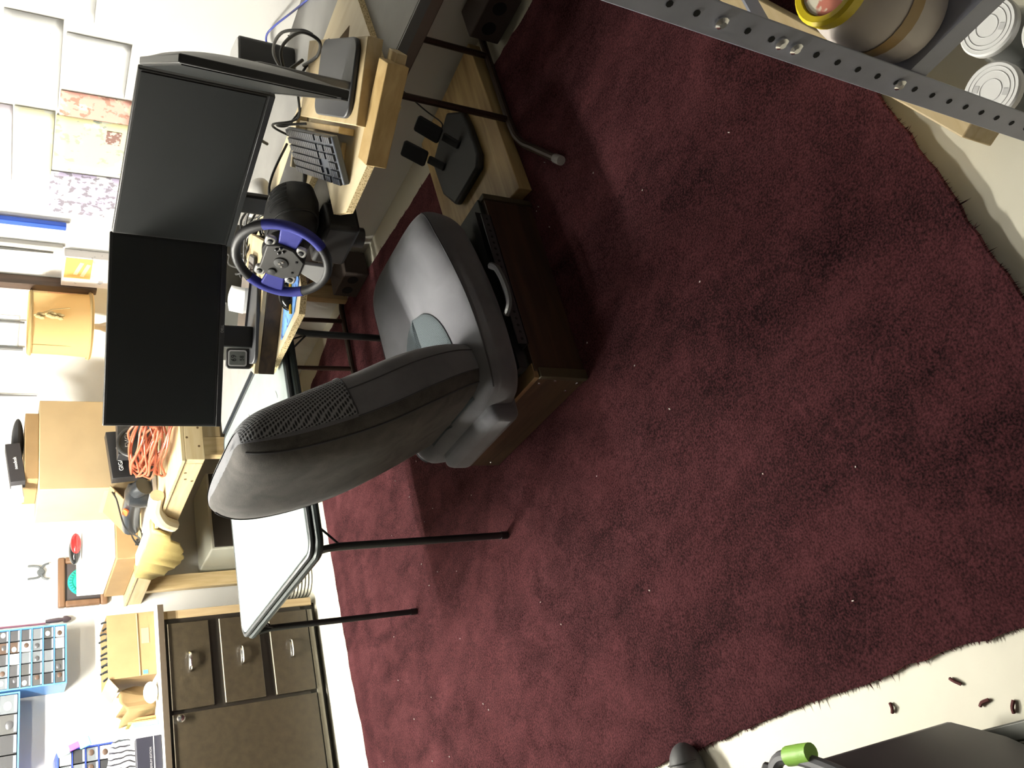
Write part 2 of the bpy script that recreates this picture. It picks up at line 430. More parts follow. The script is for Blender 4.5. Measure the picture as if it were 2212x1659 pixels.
# a rim down to just above the floor
bm.add(vs, [f for f in fs]); m0 = rings * n
rim = []
for i, (x, y) in enumerate(dense): rim.append((x, y, max(.001, vs[m0 + i][2] - .013)))
bm.add(rim, [])
for i in range(n):
    j = (i + 1) % n; bm.f.append((m0 + i, m0 + j, m0 + n + j, m0 + n + i)); bm.mi.append(0)
carpet = tag(bm.build('carpet', MATS['carpet'], angle=60), 'dark red cut-pile carpet with ragged edges on the pale floor', 'carpet')
fr = MB()
for i, (x, y) in enumerate(dense):
    a = Vector((*dense[i - 1], 0)); q = Vector((*dense[(i + 1) % n], 0)); tg = (q - a).normalized(); nr = Vector((-tg.y, tg.x, 0))
    if (Vector((x, y, 0)) + nr * .1 - Vector((cx_, cy_, 0))).length < (Vector((x, y, 0)) - Vector((cx_, cy_, 0))).length: nr = -nr
    for k in range(9):
        p = Vector((x, y, vs[m0 + i][2] - .002)) + tg * random.uniform(-.015, .015) - nr * .004
        l = random.uniform(.005, .013) * (2.0 if random.random() < .05 else 1)
        e = p + nr * l + tg * random.uniform(-.006, .006) + Vector((0, 0, random.uniform(-.012, .003))); e.z = max(e.z, .002)
        wd = tg * .0016
        fr.add([p - wd, p + wd, e, p + Vector((0, 0, -.003))], [(0, 1, 2), (1, 3, 2), (3, 0, 2)])
tag(fr.build('frayed_edge', MATS['carpet'], carpet, smooth=False), kind='stuff')
lint = MB(); random.seed(41)
for k in range(60):
    x, y = random.uniform(.2, 1.9), random.uniform(.75, 3.8); a_ = random.uniform(0, PI); r_ = random.uniform(.0012, .0026)
    lint.obox((x, y, .0165 + lift(x, y)), (math.cos(a_), math.sin(a_), 0), (-math.sin(a_), math.cos(a_), 0), (0, 0, 1), r_ * 2.2, r_, .002)
tag(lint.build('lint_specks', mat('lint_white', (.6, .56, .52), .9), carpet, smooth=False), kind='stuff')
# loose snippets of carpet yarn on the floor
yarn = mat('loose_yarn', (.10, .03, .03), .95)
for k, (x, y, a, lab) in enumerate([(.045, 1.03, .4, 'curled snippet of dark red yarn nearest the carpet fringe'), (.0, 1.0, 1.4, 'folded snippet of dark red yarn in the middle of the pale strip'), (-.02, .955, 2.2, 'bent snippet of dark red yarn beside the folded one'), (-.05, .95, .9, 'hooked snippet of dark red yarn next to the grey metal base'), (.03, 1.19, 2.9, 'short straight dark thread lying apart on the pale strip')]):
    l = .012 if k < 4 else .009
    pts = spline([(x - l * math.cos(a), y - l * math.sin(a), .003), (x - .3 * l * math.sin(a), y + .5 * l * math.cos(a), .006), (x + l * math.cos(a + (.9 if k < 4 else 0)), y + l * math.sin(a + (.9 if k < 4 else 0)), .003)], 5)
    tag(MB().tube(pts, .0034, 6).build('yarn_snippet', yarn), lab, 'yarn', 'yarn snippets on the floor')

# ------------------------------------------------------------------ cabinet along the back wall
cab = thing('base_cabinet', (.6, 4.7, 0), 'dark brown wooden base cabinet with three drawers and a door', 'cabinet')
cx0, cx1, cyf = -.45, 1.345, 4.42
MB().box(cx0, cx1, cyf, YW - .005, .09, .775).build('carcass', cab_dark, cab, .003)
MB().box(cx0, cx1 - .01, cyf + .05, YW - .02, 0, .0895).build('toe_kick', cab_dark, cab)
MB().box(cx1 - .035, cx1 + .006, cyf - .006, cyf + .012, .03, .776).build('side_trim', wood('trim_tan', (.36, .27, .15), (.26, .18, .09), 'Z'), cab, .002)
MB().box(cx0, cx1 - .06, cyf - .012, cyf - .0005, .035, .062).build('bottom_rail', mat('dusty_rail', (.11, .10, .075), .7), cab, .002)
MB().box(cx0, cx1, cyf - .004, cyf - .0002, .770, .7748).build('top_rail', cab_dark, cab)
edge_m = mat('pale_edge_cream', (.62, .56, .45), .5)
def cab_front(nm, x0, x1, z0, z1, pale):
    d = MB().box(x0, x1, cyf - .021, cyf - .0005, z0, z1).build(nm, cab_m, cab, .003)
    if pale: MB().box(x0 + .002, x1 - .002, cyf - .022, cyf - .019, z1 - .0025, z1 + .0008).build('pale_edge', edge_m, d)  # pale strip along the top edge of the front
    return d
for (z0, z1) in ((.568, .760), (.322, .516), (.070, .270)):
    d = cab_front('drawer', .870, 1.283, z0, z1, True)
    hx, hz = 1.087, (z0 + z1) / 2 + .006
    pts = spline([(hx - .042, cyf - .021, hz), (hx - .040, cyf - .040, hz), (hx - .02, cyf - .050, hz), (hx + .02, cyf - .050, hz), (hx + .040, cyf - .040, hz), (hx + .042, cyf - .021, hz)], 5)
    MB().tube(pts, .006, 8, rs=[.0055 + .0035 * math.sin(PI * i / (len(pts) - 1)) for i in range(len(pts))]).build('handle', chrome, d)
d = cab_front('door', .36, .852, .070, .760, True)
k = MB().lathe((.828, cyf - .021, .728), (0, -1, 0), [(.009, 0), (.007, .012), (.017, .018), (.019, .024), (.014, .030), (.004, .032)], 20).build('knob', chrome, d)
d = cab_front('door', -.40, .342, .070, .760, False)
top = MB().box(cx0, 1.375, 4.385, YW - .003, .7755, .806)
wt = tag(top.build('worktop', mat('worktop_laminate', (.70, .68, .60), .5), None, .004), 'pale laminate worktop on the brown base cabinet', 'worktop')
MB().box(cx0, 1.377, 4.380, 4.3845, .777, .804).build('edge_strip', mat('worktop_edge', (.06, .045, .03), .5), wt)

# ------------------------------------------------------------------ card table
TX0, TX1, TY0, TY1, TZ = .850, 1.672, 2.335, 3.20, .712
ct = thing('card_table', ((TX0 + TX1) / 2, (TY0 + TY1) / 2, 0), 'square folding card table with pale vinyl top and black metal frame', 'table')
cxm, cym = (TX0 + TX1) / 2, (TY0 + TY1) / 2
vinyl = mat('table_vinyl', (.20, .235, .235), .5, bump=.12, bscale=25, var=.10, vscale=9)
MB().prism(rrect(TX1 - TX0 - .02, TY1 - TY0 - .02, .035, 6, cxm, cym), TZ - .018, TZ).build('tabletop', vinyl, ct, .004)
# frame: an inner dark groove and an outer round rail
def loop(w, h, r, z): return [(p[0], p[1], z) for p in rrect(w, h, r, 6, cxm, cym)]
MB().tube(loop(TX1 - TX0, TY1 - TY0, .045, TZ - .008), .008, 8, True).build('edge_binding', black_metal, ct)
MB().tube(loop(TX1 - TX0 + .004, TY1 - TY0 + .004, .045, TZ - .029), .0135, 10, True).build('frame_rail', mat('table_rail_enamel', (.035, .045, .045), .35, .3), ct)
for (x, y, sx, sy) in ((TX0 + .022, TY0 + .035, 1, 1), (TX0 + .022, TY1 - .015, 1, -1), (TX1 - .022, TY0 + .035, -1, 1), (TX1 - .022, TY1 - .015, -1, -1)):
    lg = MB().cyl((x, y, .018), (x, y, TZ - .10), .0115, .0125, 12).cyl((x, y, TZ - .10), (x - sx * .01, y - sy * .012, TZ - .035), .0125, .010, 10).build('leg', black_metal, ct)
    MB().cyl((x, y, .0165), (x, y, .042), .0135, .0135, 12).build('foot_cap', black_pl, lg)
    MB().tube([(x, y, TZ - .11), (x + sx * .075, y, TZ - .04)], .0035, 6).tube([(x, y, TZ - .12), (x, y + sy * .06, TZ - .04)], .0035, 6).build('brace', black_metal, lg)
tear = mat('vinyl_tear', (.22, .23, .23), .7)
for (x, y, a, l, w) in ((1.37, 2.62, .1, .035, .008), (1.45, 2.45, .3, .018, .004), (1.55, 2.82, 1.2, .05, .03), (1.40, 2.72, .8, .012, .004)):
    c, s_ = math.cos(a), math.sin(a)
    MB().prism([(x + c * u * l - s_ * v * w, y + s_ * u * l + c * v * w) for u, v in ((-1, 0), (-.4, -.8), (.5, -.5), (1, .1), (.3, .9), (-.5, .6))], TZ + .0002, TZ + .0012).build('torn_patch', tear, ct)

# ------------------------------------------------------------------ seat box
BX0, BX1, BY0, BY1, BZ = 1.105, 1.765, 1.725, 2.31, .195
bx = thing('seat_box', ((BX0 + BX1) / 2, (BY0 + BY1) / 2, 0), 'dark brown wooden box platform under the grey car seat', 'box')
MB().box(BX0 + .02, BX1, BY0, BY0 + .02, .016, BZ).build('side_panel', brown_wood, bx, .002)
MB().box(BX0 + .02, BX1, BY1 - .02, BY1, .016, BZ).build('side_panel', brown_wood, bx, .002)
MB().box(BX0, BX0 + .02, BY0, BY1, .016, BZ - .012).build('end_panel', wood('rough_dark_plank', (.10, .058, .028), (.035, .02, .01), 'Y', 10., .55), bx, .002)
MB().box(BX1 - .001, BX1 + .019, BY0, BY1, .016, BZ).build('end_panel', brown_wood, bx, .002)
MB().box(BX0 - .002, BX0 + .045, BY0 + .004, BY1 - .004, BZ - .012, BZ + .004).build('plywood_strip', wood('aged_ply_strip', (.26, .17, .075), (.17, .10, .04), 'Y', 8.), bx, .001)
MB().box(BX0 + .045, BX1 + .019, BY0 + .02, BY1 - .02, BZ - .006, BZ + .012).build('base_plate', mat('green_black_plate', (.017, .022, .018), .5), bx, .002)
MB().box(BX0 - .004, BX0 + .028, BY0 - .006, BY0 + .012, .016, BZ - .012).build('corner_post', mat('olive_brown_post', (.055, .045, .022), .6), bx, .002)
MB().box(BX1 + .006, BX1 + .026, BY0 - .006, BY0 + .03, .016, BZ + .004).build('corner_post', mat('olive_brown_post', (.055, .045, .022), .6), bx, .002)
scr = MB().cyl((0, 0, 0), (-.004, 0, 0), .0045, .0035, 10)
for (y, z) in ((1.765, .165), (1.80, .05), (1.755, .035), (2.27, .15), (2.285, .06), (1.745, .12)):
    q = MB().cyl((BX0, y, z), (BX0 - .003, y, z), .0045, .0035, 10); q.build('screw', chrome, bx)
for (y) in (1.90, 2.06, 2.22):
    MB().cyl((BX0 + .07, y, BZ + .012), (BX0 + .07, y, BZ + .016), .006, .004, 10).build('bolt', chrome, bx)

# ------------------------------------------------------------------ car seat
seat = thing('car_seat', (1.40, 2.02, BZ + .012), 'grey fabric car seat with patterned seat insert and mesh backrest', 'seat')
SY = 2.02
def cush(x):
    """half width, top z, bottom z of the cushion at x"""
    t = (x - 1.08) / .70
    t = max(0, min(1, t))
    hw = .268 + .038 * math.sin(PI * min(1, t * 1.1 + .1)) - .03 * max(0, (t - .8) / .2) ** 2
    zt = .338 + .085 * t ** 1.1
    zb = .215 + .03 * max(0, (t - .75) / .25) ** 2
    return hw, zt, zb
def cush_end(t):
    # rounding at both ends, 0..1
    e = 1.0
    if t < .12: e = math.sqrt(max(0, 1 - ((.12 - t) / .12) ** 2)) * .75 + .25
    if t > .80: e = math.sqrt(max(0, 1 - ((t - .80) / .205) ** 2.4))
    return e
def cush_pt(u, v, grow=0):
    x = 1.075 + .72 * v; hw, zt, zb = cush(x); e = cush_end(v)
    a = 2 * PI * u; ca, sa = math.cos(a), math.sin(a)
    p = .42
    yy = math.copysign(abs(ca) ** p, ca); zz = math.copysign(abs(sa) ** .62, sa)
    zc = (zt + zb) / 2; hh = (zt - zb) / 2
    wid = hw * (.72 + .28 * e) * (1 - .07 * max(0, -zz))
    top = zc + hh * zz * (.15 + .85 * e) if zz > 0 else zc + hh * zz
    if zz > 0: top += .018 * (abs(yy) ** 3) * (1 - v) * (1 if abs(yy) < .97 else .4)
    return (x - (0 if e > .99 else 0), SY + wid * yy + .03 * (v - .5), top)
body = MB().grid(lambda u, v: cush_pt(u, v), 72, 40, True)
nv = 40
body.f.append(tuple(i * nv for i in range(72))); body.mi.append(0)
body.f.append(tuple(i * nv + nv - 1 for i in range(71, -1, -1))); body.mi.append(0)
cushion = body.build('cushion', seat_f, seat, angle=80, sub=1)
def top_z(x, y):
    v = (x - 1.075) / .72; best = -1
    hw, zt, zb = cush(x); e = cush_end(v)
    yy = (y - SY - .03 * (v - .5)) / (hw * (.72 + .28 * e)); yy = max(-.999, min(.999, yy))
    ca = abs(yy) ** (1 / .42); zz = math.sqrt(max(0, 1 - ca * ca)) ** .62
    zc = (zt + zb) / 2; hh = (zt - zb) / 2
    return zc + hh * zz * (.15 + .85 * e) + .018 * (abs(yy) ** 3) * (1 - v)
def ins(u, v):
    # a tongue shaped panel: u across, v from the rear to the rounded tip
    x = 1.10 + .375 * v; half = .150 * math.sqrt(max(0, 1 - max(0, (v - .45) / .55) ** 2.2))
    y = SY - .012 + (u - .5) * 2 * half
    z = top_z(x, y) + .003 + .007 * (1 - (2 * u - 1) ** 2) ** .5 - .010 * math.exp(-((u - .56) / .035) ** 2)
    return (x, y, z)
MB().grid(ins, 41, 30).build('seat_insert', seat_insert, cushion, angle=180)
# side seam on the near and far flank
for s_ in (-1, 1):
    pts = []
    for k in range(40):
        v = .02 + .94 * k / 39
        u = (.5 + .046) if s_ < 0 else (0 - .046 + 1) % 1
        u = .5 - .085 if s_ < 0 else .085
        q = Vector(cush_pt(u, v)); pts.append(q + Vector((0, s_ * .0015, .001)))
    MB().tube(pts, .0022, 6).build('seam', seam_m, cushion)
# backrest: an S curved slab
BC = [(1.20, .285), (1.165, .40), (1.11, .53), (1.045, .67), (.998, .80), (.966, .92), (.955, 1.025)]
BT = [.15, .19, .21, .205, .19, .165, .125]
BW = [.225, .250, .262, .262, .252, .235, .205]
def lerp_arr(A, t):
    i = min(int(t * (len(A) - 1)), len(A) - 2); f = t * (len(A) - 1) - i
    g = lambda q: A[max(0, min(len(A) - 1, q))]
    def cr(p0, p1, p2, p3): return .5 * (2 * p1 + (p2 - p0) * f + (2 * p0 - 5 * p1 + 4 * p2 - p3) * f * f + (3 * p1 - p0 - 3 * p2 + p3) * f ** 3)
    if isinstance(A[0], tuple): return tuple(cr(*[g(i + d)[k] for d in (-1, 0, 1, 2)]) for k in range(2))
    return cr(*[g(i + d) for d in (-1, 0, 1, 2)])
def back_pt(u, v, off=0):
    c = lerp_arr(BC, v); c2 = lerp_arr(BC, min(1, v + .01)); c1 = lerp_arr(BC, max(0, v - .01))
    d = Vector((c2[0] - c1[0], 0, c2[1] - c1[1])).normalized(); nrm = Vector((d.z, 0, -d.x))   # nrm points to the front (+x)
    th = lerp_arr(BT, v) / 2; wd = lerp_arr(BW, v)
    e = 1.; ext = 0
    if v > .86: q = (v - .86) / .14; e = math.sqrt(max(0, 1 - q ** 2.3)); ext = 0
    if v < .10: q = (.10 - v) / .10; e = math.sqrt(max(0, 1 - q ** 2.2))
    a = 2 * PI * u; ca, sa = math.cos(a), math.sin(a)
    yy = math.copysign(abs(ca) ** .50, ca)
    zz = math.copysign(abs(sa) ** .72, sa)
    fr = 1.15 if zz > 0 else .85
    w_ = wd * (.80 + .20 * e)
    dep = th * zz * fr * (.02 + .98 * e)
    if zz > 0:
        dep += .020 * (abs(yy) ** 4) * math.sin(PI * min(1, v)) * zz    # side bolsters stand proud
    p = Vector((c[0], SY - .005, c[1])) + nrm * (dep + (off if zz > 0 else -off)) + Vector((0, (w_ + (0)) * yy, 0))
    return p
bb = MB().grid(lambda u, v: back_pt(u, v), 72, 60, True)
bb.f.append(tuple(i * 60 for i in range(72))); bb.mi.append(0)
bb.f.append(tuple(i * 60 + 59 for i in range(71, -1, -1))); bb.mi.append(0)
# rear half gets the velour
for i, f in enumerate(bb.f[:71 * 59]):
    pass
backrest = bb.build('backrest', [seat_f, seat_edge], seat, angle=80, sub=1)
me = backrest.data
for p in me.polygons:
    ids = [vi // 60 for vi in p.vertices]
    u = sum(ids) / len(ids) / 72
    if len(p.vertices) == 4 and .538 < u < .962: p.material_index = 1
def mesh_patch(u, v):
    # upper front insert, wraps over the top edge
    vv = .60 + .385 * v
    uu = .25 + (u - .5) * (.545 - .01 * math.sin(PI * v))
    lo = .03 * math.sin(PI * u)
    return back_pt(uu % 1, min(.992, vv - lo * (1 - v)), .0035)
MB().grid(mesh_patch, 49, 40).build('mesh_insert', back_mesh, backrest, angle=180)
def seam_line(uf, v0, v1, off=.001, n=50):
    return [back_pt(uf(k / (n - 1)) % 1, v0 + (v1 - v0) * k / (n - 1), off) for k in range(n)]
for u0 in (.610, .890):
    MB().tube(seam_line(lambda t: u0, .03, .96), .0028, 6).build('piping', seam_m, backrest)
for u0 in (.462, .038, .537, .963):
    MB().tube(seam_line(lambda t: u0, .06, .60), .0018, 6).build('seam', seam_m, backrest)
MB().tube([back_pt((.25 + (k / 30 - .5) * .545) % 1, .60 - .03 * math.sin(PI * k / 30), .004) for k in range(31)], .0022, 6).build('seam', seam_m, backrest)
MB().obox((1.085, SY, .245), (1, 0, 0), (0, 1, 0), (0, 0, 1), .10, .36, .10).build('hinge_cover', seat_f, seat, .03, seg=4)
# recliner handle, slide rail
lever = MB().tube(spline([(1.47, 1.695, .265), (1.44, 1.672, .262), (1.38, 1.662, .258), (1.32, 1.668, .255), (1.295, 1.70, .256)], 6), .011, 8, rs=None)
lever.build('recliner_lever', mat('dark_lever_plastic', (.06, .06, .065), .35), seat)
rail = MB().box(1.20, 1.68, 1.700, 1.704, .208, .242).box(1.20, 1.68, 1.700, 1.735, .2075, .211)
rl = rail.build('slotted_rail', mat('dark_rail_steel', (.05, .052, .058), .45, .3), seat)
for k in range(20):
    x = 1.215 + k * .0235
    MB().lathe((x, 1.7005, .226), (0, -1, 0), [(.0048, 0), (.0048, .0012)], 8).build('rail_hole', mat('hole_dark', (.004, .004, .004), .9), rl)
for y_ in (1.738, 2.265): MB().box(1.14, 1.72, y_, y_ + .035, .2075, .235).build('slide_runner', black_metal, seat)

# ================================================================== desk by the right wall
FX0, FX1, FY0, FY1, FZ = 1.682, 2.455, .78, 3.16, .722
ft = thing('folding_table', ((FX0 + FX1) / 2, (FY0 + FY1) / 2, 0), 'long folding table with grey top and brown tube legs along the right wall', 'table')
MB().box(FX0, FX1, FY0, FY1, FZ - .012, FZ).build('tabletop', mat('grey_laminate', (.24, .235, .225), .55, var=.08, vscale=12), ft, .002)
MB().box(FX0 - .004, FX0, FY0, FY1, FZ - .026, FZ - .001).build('edge_band', mat('edge_band_black', (.02, .024, .03), .35), ft)
for (a, b_, c, d) in ((FX0 + .006, FX0 + .03, FY0 + .01, FY1 - .01), (FX1 - .03, FX1 - .006, FY0 + .01, FY1 - .01), (FX0 + .031, FX1 - .031, FY0 + .01, FY0 + .034), (FX0 + .031, FX1 - .031, FY1 - .034, FY1 - .01)):
    MB().box(a, b_, c, d, FZ - .060, FZ - .0125).build('apron_rail', brown_metal, ft, .003)
def foot(pts, ys):
    p = MB().tube(spline(pts, 6), .013, 10).build('foot_tube', brown_metal, ft)
    return p
fa = foot([(2.54, 1.675, .031), (2.12, 1.675, .031), (2.0, 1.655, .031), (1.91, 1.60, .031), (1.785, 1.517, .031)], 0)
MB().cyl((1.795, 1.524, .031), (1.765, 1.503, .031), .0155, .0155, 12).build('end_cap', mat('grey_rubber_cap', (.30, .29, .28), .6), fa)
fb = foot([(1.86, 3.24, .031), (1.96, 3.305, .031), (2.13, 3.335, .031), (2.41, 3.335, .031), (2.50, 3.33, .031), (2.535, 3.27, .031), (2.535, 3.18, .031)], 0)
for (x, y, top_) in ((2.12, 1.675, FZ - .0125), (2.44, 1.675, FZ - .0125), (2.13, 3.335, .69), (2.41, 3.335, .69)):
    pts = [(x, y, .044), (x, y, .60), (x, y if y < 2 else y - .2, top_)]
    MB().tube(spline(pts, 6) if y > 2 else [pts[0], pts[2]], .0115, 10).build('leg', brown_metal, ft)
# plywood desk board with a notch for the wheel
def two_mat(poly, z0, z1, name, m_top, m_edge, parent=None, bevel=0):
    b_ = MB().prism(poly, z0, z1)
    for i in range(2, len(b_.f)): b_.mi[i] = 1
    return b_.build(name, [m_top, m_edge], parent, bevel)
DZ = .742
desk = two_mat([(1.530, 1.243), (2.10, 1.300), (2.10, 2.42), (1.505, 2.405), (1.500, 2.055), (1.555, 2.0), (1.80, 1.995), (1.80, 1.69), (1.572, 1.680), (1.512, 1.602)], DZ - .0195, DZ, 'desk_board', ply, ply_edge)
tag(desk, 'plywood desk board with a notch for the steering wheel on the folding table', 'board')
two_mat([(1.955, 1.36), (1.99, 1.435), (1.915, 1.395)], DZ, DZ + .0006, 'triangular_hole', mat('dark_hole_brown', (.10, .06, .02), .9), MATS['dark_hole_brown'], desk)
MB().cyl((1.84, 1.335, DZ), (1.84, 1.335, DZ + .001), .005, .005, 10).build('knot_hole', mat('dark_hole_brown', (.10, .06, .02), .9), desk)
# risers
def axes(p, q):
    a = Vector((q[0] - p[0], q[1] - p[1], 0)); l = a.length; a.normalize(); return a, Vector((a.y, -a.x, 0)), l
RA, RB = Vector((1.728, 2.075, 0)), Vector((1.468, 2.355, 0))
a, nrm, ln = axes(RA, RB)          # nrm points back towards the wall
if nrm.x < 0: nrm = -nrm
ra = thing('monitor_riser', (1.70, 2.30, DZ), 'lumber riser with dark stained front under the left monitor', 'riser')
mid = (RA + RB) / 2
MB().obox(mid + nrm * .019 + Vector((0, 0, DZ + .026)), a, nrm, (0, 0, 1), ln, .038, .051).build('front_board', stain, ra, .002)
MB().obox(mid + nrm * .125 + a * -.02 + Vector((0, 0, DZ + .026 + .0335)), a, nrm, (0, 0, 1), ln + .04, .25, .015).build('top_board', wood('pine_diag', (.64, .53, .33), (.52, .40, .21), 'D'), ra, .002)
MB().obox(mid + nrm * .225 + Vector((0, 0, DZ + .026)), a, nrm, (0, 0, 1), ln, .038, .051).build('rear_board', pine, ra, .002)
TOPA = DZ + .026 + .041
p_ = Vector((.75, .66, 0)).normalized(); q_ = Vector((.66, -.75, 0)).normalized()
rb = thing('monitor_riser', (1.68, 1.33, DZ), 'stack of pale lumber blocks under the right monitor stand', 'riser')
MB().obox(Vector((1.735, 1.385, DZ + .0195)), p_, q_, (0, 0, 1), .46, .14, .038).build('board', pine, rb, .002)
MB().obox(Vector((1.745, 1.38, DZ + .0195 + .0385)), p_, q_, (0, 0, 1), .46, .20, .038).build('board', pine_y, rb, .002)
MB().obox(Vector((1.508, 1.255, DZ + .027)), (.49, -.87, 0), (.87, .49, 0), (0, 0, 1), .235, .062, .052).build('block', wood('golden_pine', (.52, .37, .17), (.38, .25, .09), 'D'), rb, .002)
MB().obox(Vector((1.575, 1.19, DZ + .013)), (.49, -.87, 0), (.87, .49, 0), (0, 0, 1), .10, .06, .025).build('block', pine_y, rb, .002)
TOPB = DZ + .0195 + .0385 + .019

# ------------------------------------------------------------------ monitors
def monitor(name, A, B, z0, label, basec, base_z, back_col, logo=False, shift=0.):
    A = Vector((*A, 0)); B = Vector((*B, 0))                 # A = user's left end, B = right end seen from the screen side
    ax = (B - A).normalized(); n = Vector((ax.y, -ax.x, 0))   # n = screen normal (towards the viewer)
    W = (B - A).length; H_ = .333; z = Vector((0, 0, 1)); c = (A + B) / 2 + Vector((0, 0, z0 + H_ / 2))
    t = thing(name, (*(c.xy), base_z), label, 'monitor', 'monitors on the desk')
    fr_ = MB()
    MB().obox(c - n * .010, ax, n, z, W, .018, H_).build('housing', black_pl, t, .003)
    MB().obox(c + z * .008 + n * -.0002, ax, n, z, W - .016, .003, H_ - .030).build('screen', screen_m, t)
    MB().obox(c - z * (H_ / 2 - .0085) + n * .0005, ax, n, z, W, .004, .015).build('chin', mat('bezel_black', (.012, .012, .013), .3), t, .001)
    # bulged back shell
    def shell(u, v):
        x = (u - .5) * 2; y = (v - .5) * 2
        d = .026 * max(0, (1 - abs(x) ** 2.5)) ** .7 * max(0, (1 - abs(y) ** 2.5)) ** .7
        return c - n * (.019 + d) + ax * (x * W / 2 * .99) + z * (y * H_ / 2 * .98)
    MB().grid(shell, 25, 19).build('back_shell', back_col, t, angle=180)
    bc = Vector((*basec, base_z))
    top_ = c - n * .040 - z * .04 + ax * shift
    MB().obox((top_ + Vector((top_.x, top_.y, base_z + .01))) / 2, ax, n, z, .07, .022, top_.z - base_z).build('stand_neck', back_col, t, .006)
    poly = rrect(.27, .185, .035, 5)
    MB().oprism(poly, bc + Vector((0, 0, .001)), ax, n, z, .012).build('stand_base', grey_pl, t, .003)
    if logo: text('brand_mark', 'DELL', .011, c - z * (H_ / 2 - .008) + n * .0032 + ax * .02, ax, z, silver_pl, t)
    return t
shell_grey = mat('grey_back_shell', (.17, .17, .17), .45)
monitor('computer_monitor', (1.300, 2.402), (1.782, 2.104), .915, 'black monitor on the left, facing the room, screen off', (1.63, 2.30), TOPA, black_pl, True)
monitor('computer_monitor', (1.748, 2.072), (1.806, 1.520), .915, 'black monitor in the middle, joined to the left one, screen off', (1.90, 1.945), DZ, black_pl, False, -.13)
monitor('computer_monitor', (1.805, 1.508), (1.379, 1.131), .915, 'monitor on the right seen edge on, grey back showing', (1.70, 1.335), TOPB, shell_grey)

# ------------------------------------------------------------------ keyboard
KTL, KTR = Vector((1.955, 1.752, .808)), Vector((1.635, 1.466, .808)); kw = Vector((-.078, .087, -.050))
ka = (KTR - KTL).normalized(); kb = kw.normalized(); kn = ka.cross(kb);
if kn.z < 0: kn = -kn
kc = (KTL + KTR) / 2 + kw / 2; klen = (KTR - KTL).length; kwid = kw.length
kt = thing('keyboard', (kc.x, kc.y, kc.z - .03), 'dark blue-grey keyboard tilted on a wooden stand before the right monitor', 'keyboard')
MB().obox(kc - kn * .010, ka, kb, kn, klen, kwid, .018).build('case', mat('keyboard_case', (.055, .065, .085), .5), kt, .004)
keys = MB()
rows = [(.10, [(0, .055), (.10, .055), (.16, .055), (.22, .055), (.28, .055), (.345, .055), (.405, .055), (.465, .055), (.525, .055), (.585, .055)])]
for r_ in range(6):
    v = -.42 + r_ * .165 + (.03 if r_ else 0)
    for seg0, seg1, nk in ((.02, .66, 14 if r_ < 5 else 8), (.69, .80, 3), (.83, .98, 4)):
        if r_ == 5 and seg0 == .02:
            spans = [(.02, .07), (.075, .12), (.125, .17), (.175, .45), (.455, .5), (.505, .55), (.555, .6), (.605, .66)]
        else:
            if seg0 == .69 and r_ in (3,): continue
            if seg0 == .69 and r_ == 4: spans = [(.728, .762)]
            else: spans = [(seg0 + (seg1 - seg0) * k / nk, seg0 + (seg1 - seg0) * (k + .86) / nk) for k in range(nk)]
        for s0, s1 in spans:
            keys.obox(kc + ka * ((s0 + s1) / 2 - .5) * klen + kb * v * kwid + kn * .002, ka, kb, kn, (s1 - s0) * klen, kwid * .125, .006)
tag(keys.build('keys', mat('keycap', (.025, .03, .042), .4), kt, smooth=False), kind='stuff')
st = thing('keyboard_stand', (kc.x, kc.y, DZ), 'small pale wooden tray propping up the dark keyboard', 'stand')
for (o_, l, h) in ((KTL + kw * .12 + Vector((.045, .04, 0)), .02, .05), (KTL + kw * .9, .02, .02)):
    pass
mid_t = (KTL + KTR) / 2; flat = Vector((kw.x, kw.y, 0)).normalized()
MB().obox(Vector((mid_t.x, mid_t.y, DZ + .022)) - flat * .02 + ka * .02, ka, flat, (0, 0, 1), .36, .018, .042).build('back_board', pine, st, .002)
MB().obox(Vector((kc.x, kc.y, DZ + .007)) + ka * -.02, ka, flat, (0, 0, 1), .34, .10, .013).build('bottom_board', ply, st, .002)
MB().obox(Vector((KTL.x, KTL.y, DZ + .035)) + flat * .03 - ka * .02 - Vector((0, 0, .018)), flat, ka, (0, 0, 1), .16, .016, .032).build('end_board', ply, st, .002)

# ------------------------------------------------------------------ steering wheel
WC = Vector((1.520, 1.832, .850)); wn = Vector((-.945, -.05, .325)).normalized()
ws = Vector((0, 0, 1)).cross(wn).normalized(); wt_ = wn.cross(ws)      # ws = to the user's right when facing the wheel
wheel = thing('steering_wheel', (1.62, 1.83, .64), 'black and blue racing steering wheel clamped in the desk notch', 'steering wheel')
if ws.y > 0: ws = -ws
def wp(r, deg, d=0): a_ = math.radians(deg); return WC + r * (math.cos(a_) * ws + math.sin(a_) * wt_) + wn * d
RR = .126
def arc(d0, d1, n, r=RR): return [wp(r, d0 + (d1 - d0) * k / n) for k in range(n + 1)]
rim_black = mat('rim_black', (.012, .012, .013), .5, 0, .35)
for (d0, d1, m_, nm) in ((38, 148, rim_black, 'rim_top'), (148, 222, blue_rim, 'grip_blue'), (222, 318, rim_black, 'rim_bottom'), (-42, 38, blue_rim, 'grip_blue')):
    MB().tube(arc(d0, d1, 22), .0135 if m_ is rim_black else .0145, 12).build(nm, m_, wheel)
def spoke(deg, w0, w1, r0, r1, m_, nm, d=.0, th=.012):
    u = (wp(1, deg) - WC); v = wn.cross(u)
    MB().oprism([(r0, -w0), (r1, -w1), (r1, w1), (r0, w0)], WC + wn * (d - th / 2), u, v, wn, th).build(nm, m_, wheel, .004)
spoke(0, .024, .034, .052, .120, blue_rim, 'spoke', .0, .016)
spoke(180, .024, .034, .052, .120, blue_rim, 'spoke', .0, .016)
spoke(270, .020, .040, .056, .120, silver_pl, 'bottom_spoke', .002, .014)
